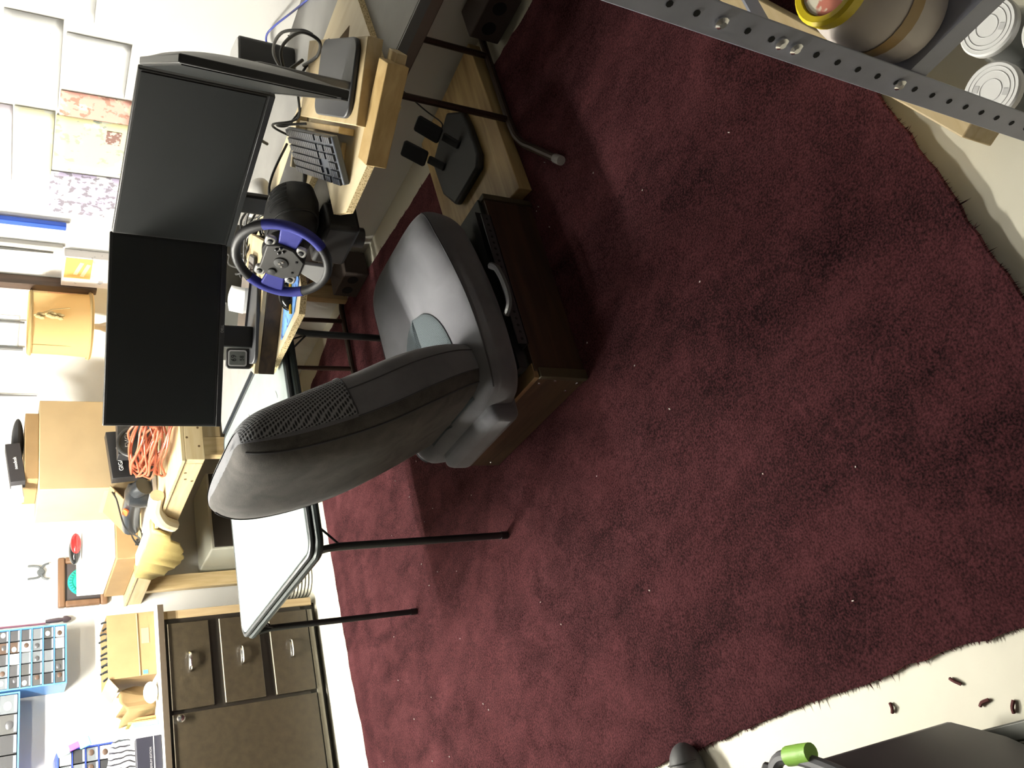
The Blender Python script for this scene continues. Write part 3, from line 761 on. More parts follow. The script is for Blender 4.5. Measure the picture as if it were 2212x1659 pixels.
# a hub plate
hub = [(.060, -.020), (.062, .024), (.044, .052), (-.044, .052), (-.062, .024), (-.060, -.020), (-.028, -.060), (.028, -.060)]
hubp = MB().oprism(hub, WC + wn * .003, ws, wt_, wn, .012).build('hub_plate', mat('hub_grey', (.022, .021, .019), .5), wheel, .005)
MB().lathe(WC + wn * .015, wn, [(.020, 0), (.019, .003), (.010, .0045)], 24).build('centre_badge', black_pl, wheel)
for k, (x, y) in enumerate(((.0, .004), (-.008, -.004), (.008, -.003))):
    MB().lathe(WC + wn * .019 + ws * x + wt_ * y, wn, [(.005, 0), (.003, .0025)], 10).build('badge_mark', chrome, hubp)
for bx_, by_ in ((.044, .004), (.044, .024), (.034, .014), (.054, .014)):
    MB().lathe(WC + wn * .015 + ws * bx_ + wt_ * by_, wn, [(.0045, 0), (.004, .004), (.002, .005)], 12).build('button', mat('gloss_button', (.02, .02, .02), .1), wheel)
MB().lathe(WC + wn * .015 + ws * -.042 + wt_ * .014, wn, [(.012, 0), (.011, .004), (.004, .005)], 16).build('direction_pad', black_pl, wheel)
for bx_ in (.022, -.022): MB().lathe(WC + wn * .015 + ws * bx_ + wt_ * -.038, wn, [(.004, 0), (.003, .003)], 10).build('button', mat('gloss_button', (.02, .02, .02), .1), wheel)
for bx_, by_ in ((.060, .046), (-.060, .046), (.056, -.040), (-.056, -.040)):
    q = WC + ws * bx_ + wt_ * by_
    kq = MB().oprism(rrect(.034, .030, .011), q + wn * -.002, ws, wt_, wn, .013).build('paddle_button', mat('pearl_silver', (.62, .62, .60), .25, .6), wheel, .004)
    MB().lathe(q + wn * .011, wn, [(.008, 0), (.007, .004), (.003, .005)], 12).build('button_cap', black_pl, kq)
# body behind the wheel
MB().lathe(WC - wn * .012, -wn, [(.058, 0), (.062, .02), (.052, .045), (.046, .075), (.050, .11)], 28).build('column', black_soft, wheel, angle=50)
bcn = WC - wn * .18 + Vector((0, 0, .002))
def hull(u, v):
    a_ = 2 * PI * u; t = v
    prof = [(.050, .03), (.082, .05), (.100, .09), (.104, .13), (.092, .18), (.05, .21)]
    i = min(int(t * 5), 4); f_ = t * 5 - i; r = prof[i][0] * (1 - f_) + prof[i + 1][0] * f_; h = prof[i][1] * (1 - f_) + prof[i + 1][1] * f_
    ca, sa = math.cos(a_), math.sin(a_)
    y_ = math.copysign(abs(ca) ** .8, ca) * r; z_ = math.copysign(abs(sa) ** .8, sa) * r * (.80 if sa > 0 else .60)
    return Vector((1.545 + h, 1.822 + y_, .806 + z_ - h * .05))
hb = MB().grid(hull, 40, 16, True); hb.f.append(tuple(i * 16 for i in range(40))); hb.mi.append(0); hb.f.append(tuple(i * 16 + 15 for i in range(39, -1, -1))); hb.mi.append(0)
base_h = hb.build('motor_housing', black_soft, wheel, angle=70)
for k in range(5):
    v_ = .46 + k * .075
    MB().tube([hull(.29 + .13 * q / 8, v_) + Vector((0, -.0006, .0006)) for q in range(9)], .0032, 6).build('vent_slot', mat('slot_black', (.002, .002, .002), .9), base_h)
MB().tube([hull(q / 40, .32) for q in range(40)], .004, 6, True).build('housing_ridge', black_soft, base_h)
MB().box(1.575, 1.672, 1.735, 1.90, .640, .742).build('clamp', black_pl, wheel, .012)
MB().lathe((1.62, 1.815, .635), (0, 0, 1), [(.03, -.03), (.03, .01)], 18).build('clamp_knob', black_pl, wheel)

# ------------------------------------------------------------------ small things on the desk
pad_m, nt, b = nodes_of('mousepad_drops'); MATS['mousepad_drops'] = pad_m
tc = nt.nodes.new('ShaderNodeTexCoord'); vo = nt.nodes.new('ShaderNodeTexVoronoi'); vo.inputs['Scale'].default_value = 45
mp = nt.nodes.new('ShaderNodeMapping'); mp.inputs['Scale'].default_value = (.7, 1.2, 1); L(nt, tc.outputs['Object'], mp.inputs[0]); L(nt, mp.outputs[0], vo.inputs['Vector'])
rr = nt.nodes.new('ShaderNodeValToRGB'); rr.color_ramp.elements[0].position = .2; rr.color_ramp.elements[0].color = (.05, .10, .38, 1); rr.color_ramp.elements[1].position = .45; rr.color_ramp.elements[1].color = (.16, .36, .80, 1)
L(nt, vo.outputs['Distance'], rr.inputs[0]); L(nt, rr.outputs[0], b.inputs['Base Color']); b.inputs['Roughness'].default_value = .7
tag(MB().prism([(1.528, 2.085), (1.525, 2.235), (1.712, 2.075), (1.72, 2.003), (1.59, 2.003)], DZ + .0005, DZ + .004).build('mouse_pad', pad_m), 'blue mouse pad printed with water drops beside the wheel', 'mouse pad')
mo = MB().ball((1.600, 2.105, DZ + .0045), .034, 20, 12, (1.5, .92, .95))
mo.v = [(x, y, max(z, DZ + .0045)) for x, y, z in mo.v]
tag(mo.build('computer_mouse', mat('gloss_black', (.012, .012, .012), .15)), 'glossy black computer mouse on the blue mouse pad', 'mouse')
pc = thing('pencil', (1.61, 2.10, DZ + .005), 'yellow pencil lying on the blue mouse pad', 'pencil')
MB().cyl((1.675, 2.040, DZ + .0085), (1.533, 2.103, DZ + .0085), .0042, .0042, 6).build('shaft', mat('pencil_yellow', (.75, .42, .02), .4), pc, smooth=False)
MB().cyl((1.687, 2.0347, DZ + .0085), (1.6755, 2.0398, DZ + .0085), .0007, .0042, 6).build('tip', pine, pc, smooth=False)
ph = thing('mobile_phone', (1.80, 2.28, TOPA), 'black mobile phone with keys on the left riser', 'phone')
pa = (a + Vector((0, 0, 0))).normalized()
MB().oprism(rrect(.145, .072, .012), Vector((1.765, 2.235, TOPA + .0005)), -pa, nrm, (0, 0, 1), .010).build('case', black_pl, ph, .002)
MB().oprism(rrect(.132, .062, .007), Vector((1.765, 2.235, TOPA + .0106)), -pa, nrm, (0, 0, 1), .0006).build('glass', mat('phone_glass', (.03, .02, .018), .08), ph)
kx = thing('key_ring', (1.77, 2.24, TOPA + .0115), 'small pale metal key and ring lying on the black phone', 'keys')
MB().oprism(rrect(.035, .014, .004), Vector((1.775, 2.228, TOPA + .0115)), -pa, nrm, (0, 0, 1), .003).build('key', mat('pale_metal', (.5, .48, .42), .3, .8), kx)
MB().tube([Vector((1.757, 2.25, TOPA + .0135)) + .012 * Vector((math.cos(q), math.sin(q), 0)) for q in [2 * PI * k / 16 for k in range(16)]], .0018, 6, True).build('ring', black_metal, kx)
# thermometer clock
tm = thing('thermometer', (1.50, 2.30, TOPA), 'black digital thermometer with grey display at the end of the riser', 'thermometer')
tax = Vector((.88, -.47, 0)).normalized(); tn = Vector((-.47, -.88, 0)).normalized(); tup = (Vector((0, 0, 1)) - tn * .35).normalized(); tnn = tax.cross(tup)
to = Vector((1.523, 2.352, TOPA + .042))
MB().oprism(rrect(.068, .082, .012), to - tnn * .012, tax, tup, tnn, .014).build('case', black_pl, tm, .004)
MB().oprism(rrect(.052, .058, .008), to + tnn * .0022 + tup * .004, tax, tup, tnn, .002).build('silver_frame', mat('clock_silver', (.50, .50, .50), .45), tm)
MB().oprism(rrect(.044, .049, .005), to + tnn * .0043 + tup * .004, tax, tup, tnn, .0006).build('display', mat('lcd', (.13, .14, .13), .4), tm)
lcd_d = mat('lcd_digits', (.012, .014, .014), .5)
text('digits', '69', .022, to + tnn * .0054 + tup * .015, tax, tup, lcd_d, tm, .0003); text('digits', '58', .017, to + tnn * .0054 - tup * .010, tax, tup, lcd_d, tm, .0003)
no = MB().grid(lambda u, v: Vector((1.700, 2.285, TOPA + .0015)) + a * (u - .5) * .085 + nrm * (v * .05) + Vector((0, 0, .055 * v + .008 * math.sin(PI * u))), 9, 5)
tag(no.build('paper_note', paper_m, None, solid=.0006), 'small white paper note propped up on the left riser', 'paper')
bl = MB().oprism(rrect(.26, .10, .012), mid + nrm * .145 + a * .03 + Vector((0, 0, TOPA + .0142)), a, nrm, (0, 0, 1), .006)
tag(bl.build('black_tray', mat('glossy_grey_tray', (.06, .06, .065), .2)), 'flat glossy black tray lying on the left monitor stand', 'tray')
# honeycomb computer case and pale console behind the wheel
pcx = thing('computer_case', (2.03, 2.62, FZ), 'small dark computer case with honeycomb grille behind the left monitor', 'computer')
MB().box(1.80, 2.16, 2.432, 2.80, FZ + .001, FZ + .13).build('body', mat('case_olive', (.035, .034, .028), .5), pcx, .004)
hx = MB()
for i in range(9):
    for j in range(14): hx.lathe((1.815 + .012 * i + (.006 if j % 2 else 0), 2.445 + .0105 * j, FZ + .1312), (0, 0, 1), [(.0048, 0), (.0048, .0006)], 6)
tag(hx.build('grille_holes', mat('hole_dark', (.004, .004, .004), .9), pcx, smooth=False), kind='stuff')
cn = MB().ball((2.045, 2.16, DZ + .043), .045, 22, 12, (1.1, 1.9, .95))
tag(cn.build('webcam_router', mat('pale_grey_shell', (.48, .47, .45), .4)), 'pale grey rounded plastic router behind the steering wheel', 'router')
hbx = thing('usb_hub', (1.83, 2.05, DZ), 'small black plug adapter with white sticker beside the wheel', 'adapter')
MB().obox((1.845, 2.045, DZ + .014), (.8, -.6, 0), (.6, .8, 0), (0, 0, 1), .07, .04, .027).build('body', mat('dark_brown_plastic', (.03, .02, .018), .4), hbx, .004)
MB().obox((1.845, 2.045, DZ + .0283), (.8, -.6, 0), (.6, .8, 0), (0, 0, 1), .03, .014, .0008).build('sticker', paper_m, hbx)
# cables
cabs = [
    ([(2.05, 2.30, DZ + .01), (1.93, 2.22, DZ + .05), (1.86, 2.10, DZ + .02), (1.93, 1.98, DZ + .06), (2.05, 1.90, DZ + .01)], .004, 'black cable looping behind the wheel rim'),
    ([(1.88, 2.42, DZ + .006), (1.84, 2.30, DZ + .07), (1.90, 2.16, DZ + .09), (1.97, 2.05, DZ + .03), (1.92, 1.95, DZ + .008)], .0035, 'thin black cable arching over the adapter'),
    ([(1.98, 2.44, DZ + .02), (1.90, 2.33, DZ + .09), (1.84, 2.22, DZ + .02), (1.90, 2.12, DZ + .005)], .005, 'thick black cable beside the left monitor stand'),
    ([(1.99, 1.86, DZ + .09), (1.93, 1.78, .90), (1.87, 1.70, .93), (1.93, 1.60, .90), (2.03, 1.56, DZ + .06)], .005, 'thick black cable hanging behind the middle monitor'),
    ([(1.97, 1.80, DZ + .02), (1.92, 1.72, .86), (1.86, 1.62, .82), (1.90, 1.52, .84), (2.0, 1.45, DZ + .02)], .0035, 'black cable sagging below the middle monitor'),
    ([(1.84, 1.46, .93), (1.815, 1.47, .87), (1.80, 1.47, .80), (1.84, 1.50, DZ + .005)], .0045, 'short black cable hanging from the right monitor'),
    ([(1.90, 1.55, .86), (1.93, 1.47, .90), (1.90, 1.38, .88), (1.86, 1.36, .84), (1.88, 1.42, .822), (1.93, 1.50, .83)], .0045, 'black cable looped around the right monitor stand'),
    ([(1.84, 1.62, .80), (1.88, 1.68, .86), (1.96, 1.74, .80), (2.03, 1.70, DZ + .005)], .004, 'black keyboard cable running back from the keyboard'),
    ([(2.10, 1.72, DZ + .03), (2.10, 1.62, .86), (2.04, 1.50, .88), (1.98, 1.43, .85), (1.96, 1.42, .825)], .0045, 'black cable rising in an arch beside the speaker'),
    ([(1.80, 2.24, DZ + .09), (1.86, 2.30, DZ + .12), (1.95, 2.36, DZ + .10), (2.0, 2.42, DZ + .11)], .003, 'thin black wire over the computer case'),
]
for pts, r, lab in cabs: tag(MB().tube(spline(pts, 8), r, 8).build('cable', cable_m), lab, 'cable', 'cables on the desk')
random.seed(31)
for k in range(9):
    x0 = random.uniform(1.84, 1.90); pts = []
    for q in range(6):
        pts.append((x0 + random.uniform(-.03, .12), 2.44 - q * .085 + random.uniform(-.03, .03), DZ + .006 + random.uniform(.0, .085) * (1 if 0 < q < 5 else .1)))
    tag(MB().tube(spline(pts, 7), random.choice((.0025, .0035, .004)), 7).build('cable', cable_m), 'thin black cable in the tangle below the left monitor', 'cable', 'tangle of cables below the left monitor')
# speaker
sp = thing('speaker', (2.39, 1.84, FZ), 'black desktop speaker behind the right monitor', 'speaker')
MB().oprism(rrect(.11, .115, .022), Vector((2.335, 1.845, FZ + .001)), (.94, -.34, 0), (.34, .94, 0), (0, 0, 1), .175).build('cabinet', black_soft, sp, .003)
MB().oprism(rrect(.10, .105, .02), Vector((2.335, 1.845, FZ + .1765)), (.94, -.34, 0), (.34, .94, 0), (0, 0, 1), .004).build('top_panel', mat('speaker_top_grey', (.40, .40, .40), .4), sp, .001)
tag(MB().tube(spline([(2.52, 1.99, FZ - .03), (2.575, 1.975, .73), (2.575, 1.92, .755), (2.565, 1.866, .745), (2.48, 1.73, FZ + .005), (2.388, 1.613, FZ + .005), (2.30, 1.50, FZ + .005)], 8), .0035, 8).build('network_cable', mat('blue_cable', (.03, .05, .30), .4)), 'blue network cable along the wall behind the speaker', 'cable')

# ------------------------------------------------------------------ under the desk
pb = two_mat([(1.815, 1.692), (2.545, 1.715), (2.50, 2.19), (1.90, 2.165)], .016, .066, 'pedal_board', oak, wood('oak_end', (.50, .37, .17), (.36, .24, .09), 'X', 9.), None, .003)
tag(pb, 'oak coloured plank on the carpet carrying the black pedals', 'board')
pe = thing('pedal_set', (2.18, 1.98, .0665), 'black two pedal racing set on the oak plank', 'pedals')
sc_ = .98
poly = [(2.395, 1.924), (2.306, 1.832), (2.229, 1.82), (2.081, 1.813), (2.036, 1.842), (2.032, 2.031), (2.133, 2.089), (2.206, 2.096), (2.304, 2.104)]
MB().prism(poly, .0665, .098).build('base', mat('pedal_black', (.007, .008, .009), .5), pe, .01, seg=3)
def pedal(x, y, rot, zt):
    u = Vector((math.cos(rot), math.sin(rot), 0)); s_ = Vector((-u.y, u.x, 0))
    o_ = Vector((x, y, .098)); e_ = o_ + u * .10 + Vector((0, 0, zt))
    up = (e_ - o_).normalized(); nn = s_.cross(up)
    if nn.dot(u) > 0: nn = -nn
    ar = MB().obox(o_ + up * .035, up, s_, nn, .07, .030, .016).build('pedal_arm', mat('pedal_grey', (.045, .048, .05), .4, .3), pe, .004)
    MB().oprism(rrect(.105, .062, .010), o_ + up * .125 + nn * .008, up, s_, nn, .012).build('pedal_pad', MATS['pedal_black'], pe, .003)
pedal(2.215, 2.03, .35, .095); pedal(2.205, 1.905, .25, .10)
tag(MB().tube(spline([(2.35, 1.99, .11), (2.42, 2.0, .075), (2.50, 2.02, .12), (2.56, 1.96, .30), (2.575, 1.90, .55), (2.53, 1.86, .70)], 8), .003, 6).build('cable', cable_m), 'thin black pedal cable running up the wall under the desk', 'cable', 'cables on the desk')
def cinder(x0, x1, y0, y1, z1, lab):
    t = thing('brick_block', ((x0 + x1) / 2, (y0 + y1) / 2, 0), lab, 'block', 'blocks by the table feet')
    cm = mat('brown_block', (.05, .036, .03), .9, bump=.3, bscale=150)
    # a block with two through holes, seen from the front: built from webs
    ym = (y0 + y1) / 2; t_ = .022
    vs_ = [(x0, x1, y0, y1, .016, .016 + t_), (x0, x1, y0, y1, z1 - t_, z1)]
    b_ = MB()
    outer = [(y0, .016), (y1, .016), (y1, z1), (y0, z1)]
    b_.box(x0, x1, y0, y1, .016, z1)
    b_.build('body', cm, t, .006)
    for yc in (y0 + (y1 - y0) * .28, y0 + (y1 - y0) * .72):
        MB().lathe((x0 - .0004, yc, (.016 + z1) / 2 + .005), (-1, 0, 0), [(.026, 0), (.026, .0012)], 14).build('hole', mat('hole_dark', (.004, .004, .004), .9), t)
cinder(2.44, 2.575, 2.985, 3.17, .135, 'brown block with two holes beside the far table foot')
cinder(2.44, 2.575, 1.43, 1.62, .135, 'brown block with two holes beside the near table foot')
tag(MB().box(XW - .014, XW - .001, 3.175, 3.375, .05, .20).build('wood_plate', wood('oak_plate', (.40, .24, .09), (.22, .12, .04), 'Y', 12.), None, .002), 'square oak plate fixed to the wall under the desk', 'plate')

# ================================================================== workbench in the corner
WX0, WY0, WZ = 1.60, 3.235, .87
wb = thing('workbench', (2.1, 4.1, 0), 'rough pine workbench built from lumber in the back corner', 'workbench')
MB().box(WX0, WX0 + .038, WY0 + .039, YW - .004, .780, .855).build('side_rail', pine_y, wb, .003)
MB().box(WX0, XW - .004, WY0, WY0 + .038, .780, .855).build('front_rail', pine, wb, .003)
for k in range(6):
    y0 = WY0 + k * .3025
    MB().box(WX0 - .006, XW - .004, y0, y0 + .300, .8555, WZ).build('top_plank', pine, wb, .002)
for (x, y) in ((WX0 + .0385, WY0 + .0385), (WX0 + .0385, YW - .10), (XW - .10, WY0 + .0385)):
    MB().box(x, x + .085, y, y + .04, 0 if y > 4 else .015, .854).build('leg', pine_z, wb, .003)
MB().box(WX0 + .124, XW - .11, WY0 + .0385, WY0 + .0765, .70, .779).build('cross_rail', pine, wb, .003)
for (x, z) in ((1.70, .845), (1.66, .80), (1.745, .80)):
    MB().cyl((x, WY0 - .001, z), (x, WY0 + .002, z), .005, .005, 10).build('screw_head', mat('dark_hole_brown', (.10, .06, .02), .9), wb)
for (y, z) in ((3.42, .825), (3.44, .795), (3.36, .835)):
    MB().cyl((WX0 - .001, y, z), (WX0 + .002, y, z), .006, .006, 10).build('knot', mat('dark_hole_brown', (.10, .06, .02), .9), wb)
# pale appliance under the bench
ap = thing('pale_appliance', (1.98, 4.86, 0), 'pale cream box appliance with its front coloured as in shade under the workbench', 'appliance')
MB().box(1.75, 2.22, 4.665, YW - .02, .002, .462).build('body', mat('cream_enamel', (.66, .66, .55), .5), ap, .008)
MB().box(1.762, 2.21, 4.655, 4.6645, .03, .445).build('shaded_front', mat('front_shade_brown', (.03, .024, .018), .6), ap, .003)  # front lies in shadow: the shade is put into this dark colour
ol = thing('wall_outlet', (1.70, YW, .43), 'pale wall outlet with two round dark sockets beneath the bench', 'outlet')
MB().box(1.672, 1.752, YW - .006, YW - .001, .372, .492).build('cover_plate', mat('outlet_plate', (.55, .54, .52), .4), ol, .002)
for z in (.410, .452): MB().lathe((1.712, YW - .006, z), (0, -1, 0), [(.0165, 0), (.0165, .0015)], 18).build('socket', mat('hole_dark', (.004, .004, .004), .9), ol)
# wicker basket
ba = thing('waste_basket', (1.50, 4.52, 0), 'white woven waste basket between the cabinet and the card table', 'basket')
bc_ = (1.50, 4.52)
def bask_r(h): return .105 + .03 * h / .28
MB().lathe((*bc_, .002), (0, 0, 1), [(.098, 0), (.103, .28 * .02), (bask_r(.28) - .006, .278)], 32, False).build('liner', mat('basket_dark', (.09, .085, .07), .8), ba, solid=.002)
wick = MB(); 
for r_ in range(14):
    h = .012 + r_ * .0195
    for k in range(26):
        a0 = 2 * PI * (k + (.5 if r_ % 2 else 0)) / 26; R_ = bask_r(h)
        wick.obox((bc_[0] + R_ * math.cos(a0), bc_[1] + R_ * math.sin(a0), h), (-math.sin(a0), math.cos(a0), 0), (math.cos(a0), math.sin(a0), 0), (0, 0, 1), .026, .005, .011)
tag(wick.build('weave', mat('basket_white', (.72, .71, .62), .6), ba, smooth=False), kind='stuff')
MB().tube([(bc_[0] + .136 * math.cos(q), bc_[1] + .136 * math.sin(q), .284) for q in [2 * PI * k / 32 for k in range(32)]], .006, 8, True).build('rim', mat('basket_white', (.72, .71, .62), .6), ba)

# ------------------------------------------------------------------ on the bench
bb_ = thing('cardboard_box', (2.06, 4.15, WZ), 'large pale cardboard box on the workbench in the corner', 'box')
MB().box(1.835, 2.30, 4.0, 4.38, WZ + .001, 1.335).build('carton', cardboard_pale, bb_, .004)
MB().obox((1.834, 4.15, 1.05), (0, 1, 0), (0, 0, 1), (1, 0, 0), .26, .03, .001).build('tape', mat('brown_tape', (.58, .40, .20), .5), bb_)
fl = MB().obox((1.765, 4.10, 1.00), (-.78, -.25, -.5), (0, 1, 0), (.5, 0, -.78), .17, .30, .004); fl.build('side_flap', cardboard, bb_)
tag(MB().box(1.90, 2.24, 4.02, 4.30, 1.3355, 1.392).build('flat_carton', cardboard, None, .003), 'flat brown carton lying on the large pale cardboard box', 'box')
cs = MB().oprism(rrect(.26, .11, .05), Vector((2.12, 4.05, 1.421)), (1, 0, 0), (0, 1, 0), (0, 0, 1), .02)
cs = MB().ball((2.13, 4.12, 1.419), .026, 24, 12, (5.0, 2.6, 1.0))
tag(cs.build('zip_case', mat('dark_fabric_case', (.022, .022, .025), .8)), 'dark grey zipped case on the flat brown carton', 'case')
nb = thing('black_carton', (2.0, 3.97, 1.393), 'black carton with white lettering tilted on the large cardboard box', 'box')
nx = Vector((.97, .10, .12)).normalized(); nz = Vector((-.12, .0, .99)).normalized(); ny = nz.cross(nx)
MB().obox((1.985, 4.055, 1.4275), nx, ny, nz, .205, .06, .060).build('carton', mat('black_card', (.022, .02, .023), .6), nb, .002)
text('lettering', 'needesk', .020, Vector((1.985, 4.055, 1.4275)) - ny * .0308 + nx * -.005, nx, nz, mat('print_white', (.9, .9, .9), .6), nb)
tag(MB().obox((1.85, 4.07, 1.415), nx, ny, nz, .07, .05, .045).build('clear_packet', mat('pale_packet', (.62, .62, .63), .4), None, .004), 'pale grey packet beside the black lettered carton', 'packet')
gg = thing('black_carton', (1.95, 3.86, WZ), 'black carton marked GIGABYTE leaning before the large cardboard box', 'box')
MB().obox((1.945, 3.885, .968), (1, 0, .10), (0, 1, 0), (-.10, 0, 1), .24, .055, .185).build('carton', mat('black_gloss_card', (.018, .018, .02), .35), gg, .002)
text('lettering', 'GIGABYTE', .026, (1.915, 3.856, 1.015), (1, 0, .10), (-.10, 0, 1), mat('print_white', (.9, .9, .9), .6), gg)
ev = thing('black_carton', (2.0, 3.76, WZ), 'black glossy carton marked EVGA behind the orange cord', 'box')
MB().obox((2.0, 3.765, .955), (1, 0, .0), (0, 1, 0), (0, 0, 1), .25, .06, .165).build('carton', mat('black_gloss_card', (.018, .018, .02), .35), ev, .003)
text('lettering', 'EVGA', .034, (1.955, 3.734, .995), (1, 0, 0), (0, 0, 1), mat('print_grey', (.35, .35, .36), .5), ev)
hp = thing('headphones', (1.90, 3.68, WZ), 'black headphones lying against the glossy carton', 'headphones')
MB().tube([(1.915 + .075 * math.cos(q), 3.675 + .03 * math.sin(q), .965 + .075 * math.sin(q)) for q in [PI * k / 16 for k in range(17)]], .009, 10).build('headband', black_pl, hp)
for x in (1.84, 1.99): MB().lathe((x, 3.675, .935), (-1 if x < 1.9 else 1, 0, 0), [(.036, -.012), (.040, 0), (.036, .012), (.02, .016)], 22).build('ear_cup', mat('dark_gloss_plastic', (.03, .03, .032), .2), hp)
# orange extension cord: one long looped tube
random.seed(21); pts = []
for k in range(15):
    cx_k = 1.785 + random.uniform(-.025, .025); cz = .888 + .0075 * k; ln_ = random.uniform(.17, .24)
    for q in range(10):
        a_ = 2 * PI * q / 10
        pts.append((cx_k + (.075 + random.uniform(-.02, .02)) * math.cos(a_), 3.47 + ln_ * math.sin(a_) + random.uniform(-.03, .03), cz + .018 * math.sin(a_ * 2 + k) + random.uniform(0, .018)))
tag(MB().tube(spline(pts, 5), .0048, 7).build('extension_cord', orange_cord_m), 'orange extension cord coiled in a heap on the workbench', 'cord')
pts = [(1.615 + .02 * math.sin(k * 1.3), 3.30 + .035 * k, .885 + .05 * abs(math.sin(k * .9))) for k in range(12)]
# sander
sd = thing('power_sander', (1.73, 3.98, WZ), 'black power sander with orange switch and curled cord on the bench', 'sander')
MB().box(1.665, 1.80, 3.80, 4.16, WZ + .001, WZ + .022).build('sole', mat('pale_sole', (.6, .58, .55), .4, .3), sd, .004)
MB().tube(spline([(1.74, 3.78, .93), (1.735, 3.84, .955), (1.73, 3.95, .958), (1.72, 4.07, .95), (1.705, 4.18, .935)], 6), .04, 16, rs=None).build('body', mat('sander_black', (.012, .014, .017), .3), sd, angle=60)
MB().lathe((1.735, 3.86, .955), (0, 0, 1), [(.058, -.06), (.062, -.02), (.05, .03), (.02, .045)], 22).build('motor_head', mat('sander_black', (.012, .014, .017), .3), sd)
MB().oprism(rrect(.055, .026, .010), Vector((1.700, 3.965, .983)), (0, 1, 0), (.55, 0, .83), (-.83, 0, .55), .012).build('switch', mat('orange_switch', (.75, .12, .02), .4), sd, .003)
MB().tube(spline([(1.71, 4.18, .935), (1.69, 4.26, .92), (1.66, 4.30, .885), (1.70, 4.22, .885), (1.80, 4.10, .98), (1.79, 3.95, 1.04), (1.73, 3.90, 1.03), (1.66, 4.05, .98), (1.66, 4.20, .90), (1.69, 4.33, .885)], 8), .004, 7).build('power_cord', cable_m, sd)
MB().obox((1.695, 4.345, .885), (0, 1, .1), (1, 0, 0), (0, 0, 1), .03, .026, .018).build('plug', cable_m, sd, .003)
# cartons and boards at the left end of the bench
tag(MB().box(1.64, 1.93, 4.42, 4.99, WZ + .001, .972).build('long_carton', cardboard, None, .003), 'long brown corrugated carton at the end of the workbench', 'box')
tag(MB().box(1.66, 2.05, 4.45, 5.0, .9725, 1.105).build('white_carton', mat('white_card', (.84, .83, .80), .7), None, .004), 'white carton stacked on the long brown carton', 'box')
pl_ = MB().obox((1.632, 4.22, WZ + .010), (0, 1, 0), (1, 0, 0), (0, 0, 1), .42, .06, .014)
tag(pl_.build('plastic_guide', white_pl, None, .004), 'white plastic guide strip lying along the bench edge by the sander', 'strip')
# torn yellow foam sheet hanging over the edge
random.seed(5)
edge_y = [3.93 + .62 * k / 16 for k in range(17)]
low = [.845, .80, .79, .745, .735, .715, .72, .700, .705, .70, .725, .715, .74, .75, .745, .765, .80]
fo = MB()
fo.add([(WX0 - .012, y, .872 + (.004 * random.random())) for y in edge_y] + [(WX0 - .020 - .03 * math.sin(PI * k / 16) - .012 * random.random(), edge_y[k], low[k]) for k in range(17)] + [(WX0 + .06, y, .8735) for y in edge_y], [(k, k + 1, 17 + k + 1, 17 + k) for k in range(16)] + [(k, 34 + k, 34 + k + 1, k + 1) for k in range(16)])
tag(fo.build('foam_sheet', mat('yellow_foam', (.46, .36, .13), .8, bump=.2, bscale=60), None, solid=.012), 'torn yellow foam sheet hanging over the bench edge', 'foam sheet')
wr = MB().tube(spline([(1.62, 3.62, .905), (1.60, 3.72, .90), (1.575, 3.80, .86), (1.58, 3.87, .80)], 6), .03, 10, rs=None)
tag(wr.build('rag', mat('cream_rag', (.80, .72, .50), .9, bump=.5, bscale=40)), 'crumpled cream rag at the bench edge beside the orange cord', 'rag')
# table lamp
lp = thing('table_lamp', (2.43, 3.545, WZ), 'table lamp with tan cylindrical shade behind the left monitor', 'lamp')
shade_m, nt, b = nodes_of('lamp_shade_cloth'); MATS['lamp_shade_cloth'] = shade_m
b.inputs['Base Color'].default_value = (.74, .52, .24, 1); b.inputs['Roughness'].default_value = .9
tr = nt.nodes.new('ShaderNodeBsdfTranslucent'); tr.inputs['Color'].default_value = (.80, .58, .28, 1); mxs = nt.nodes.new('ShaderNodeMixShader'); mxs.inputs[0].default_value = .45
L(nt, b.outputs[0], mxs.inputs[1]); L(nt, tr.outputs[0], mxs.inputs[2]); L(nt, mxs.outputs[0], nt.nodes['Material Output'].inputs['Surface'])
LC = (2.43, 3.545)
MB().lathe((*LC, 1.155), (0, 0, 1), [(.150, 0), (.142, .02), (.136, .13), (.135, .235), (.138, .25)], 40, False).build('shade', shade_m, lp, angle=60)
for z, r in ((1.165, .148), (1.395, .1385)): MB().tube([(LC[0] + r * math.cos(2 * PI * k / 36), LC[1] + r * math.sin(2 * PI * k / 36), z) for k in range(36)], .007, 6, True).build('trim_band', mat('shade_trim', (.40, .28, .12), .9), lp)
MB().lathe((*LC, WZ), (0, 0, 1), [(.075, .001), (.078, .012), (.03, .03), (.04, .09), (.028, .16), (.018, .20), (.024, .225), (.014, .25), (.010, .31)], 24).build('base', mat('cream_ceramic', (.70, .62, .52), .3), lp, angle=50)
MB().tube([(LC[0] - .134, LC[1] - .030, 1.17), (LC[0] - .1325, LC[1] - .030, 1.28), (LC[0] - .1335, LC[1] - .030, 1.40)], .002, 6).build('shade_seam', mat('shade_trim', (.40, .28, .12), .9), lp)
fl_ = thing('dried_flowers', (2.40, 3.405, 1.30), 'dried tan flower heads tucked beside the lamp shade', 'flowers')
for (y, z, r) in ((3.385, 1.365, .016), (3.375, 1.325, .018), (3.383, 1.295, .016)):
    for k in range(5):
        a_ = 2 * PI * k / 5
        MB().ball((2.36 + .010 * math.cos(a_), y + .004 * math.sin(a_ * 2), z + .012 * math.sin(a_)), r * .62, 8, 6, (.5, 1, 1.2)).build('petal', mat('dried_petal', (.45, .34, .16), .9), fl_)
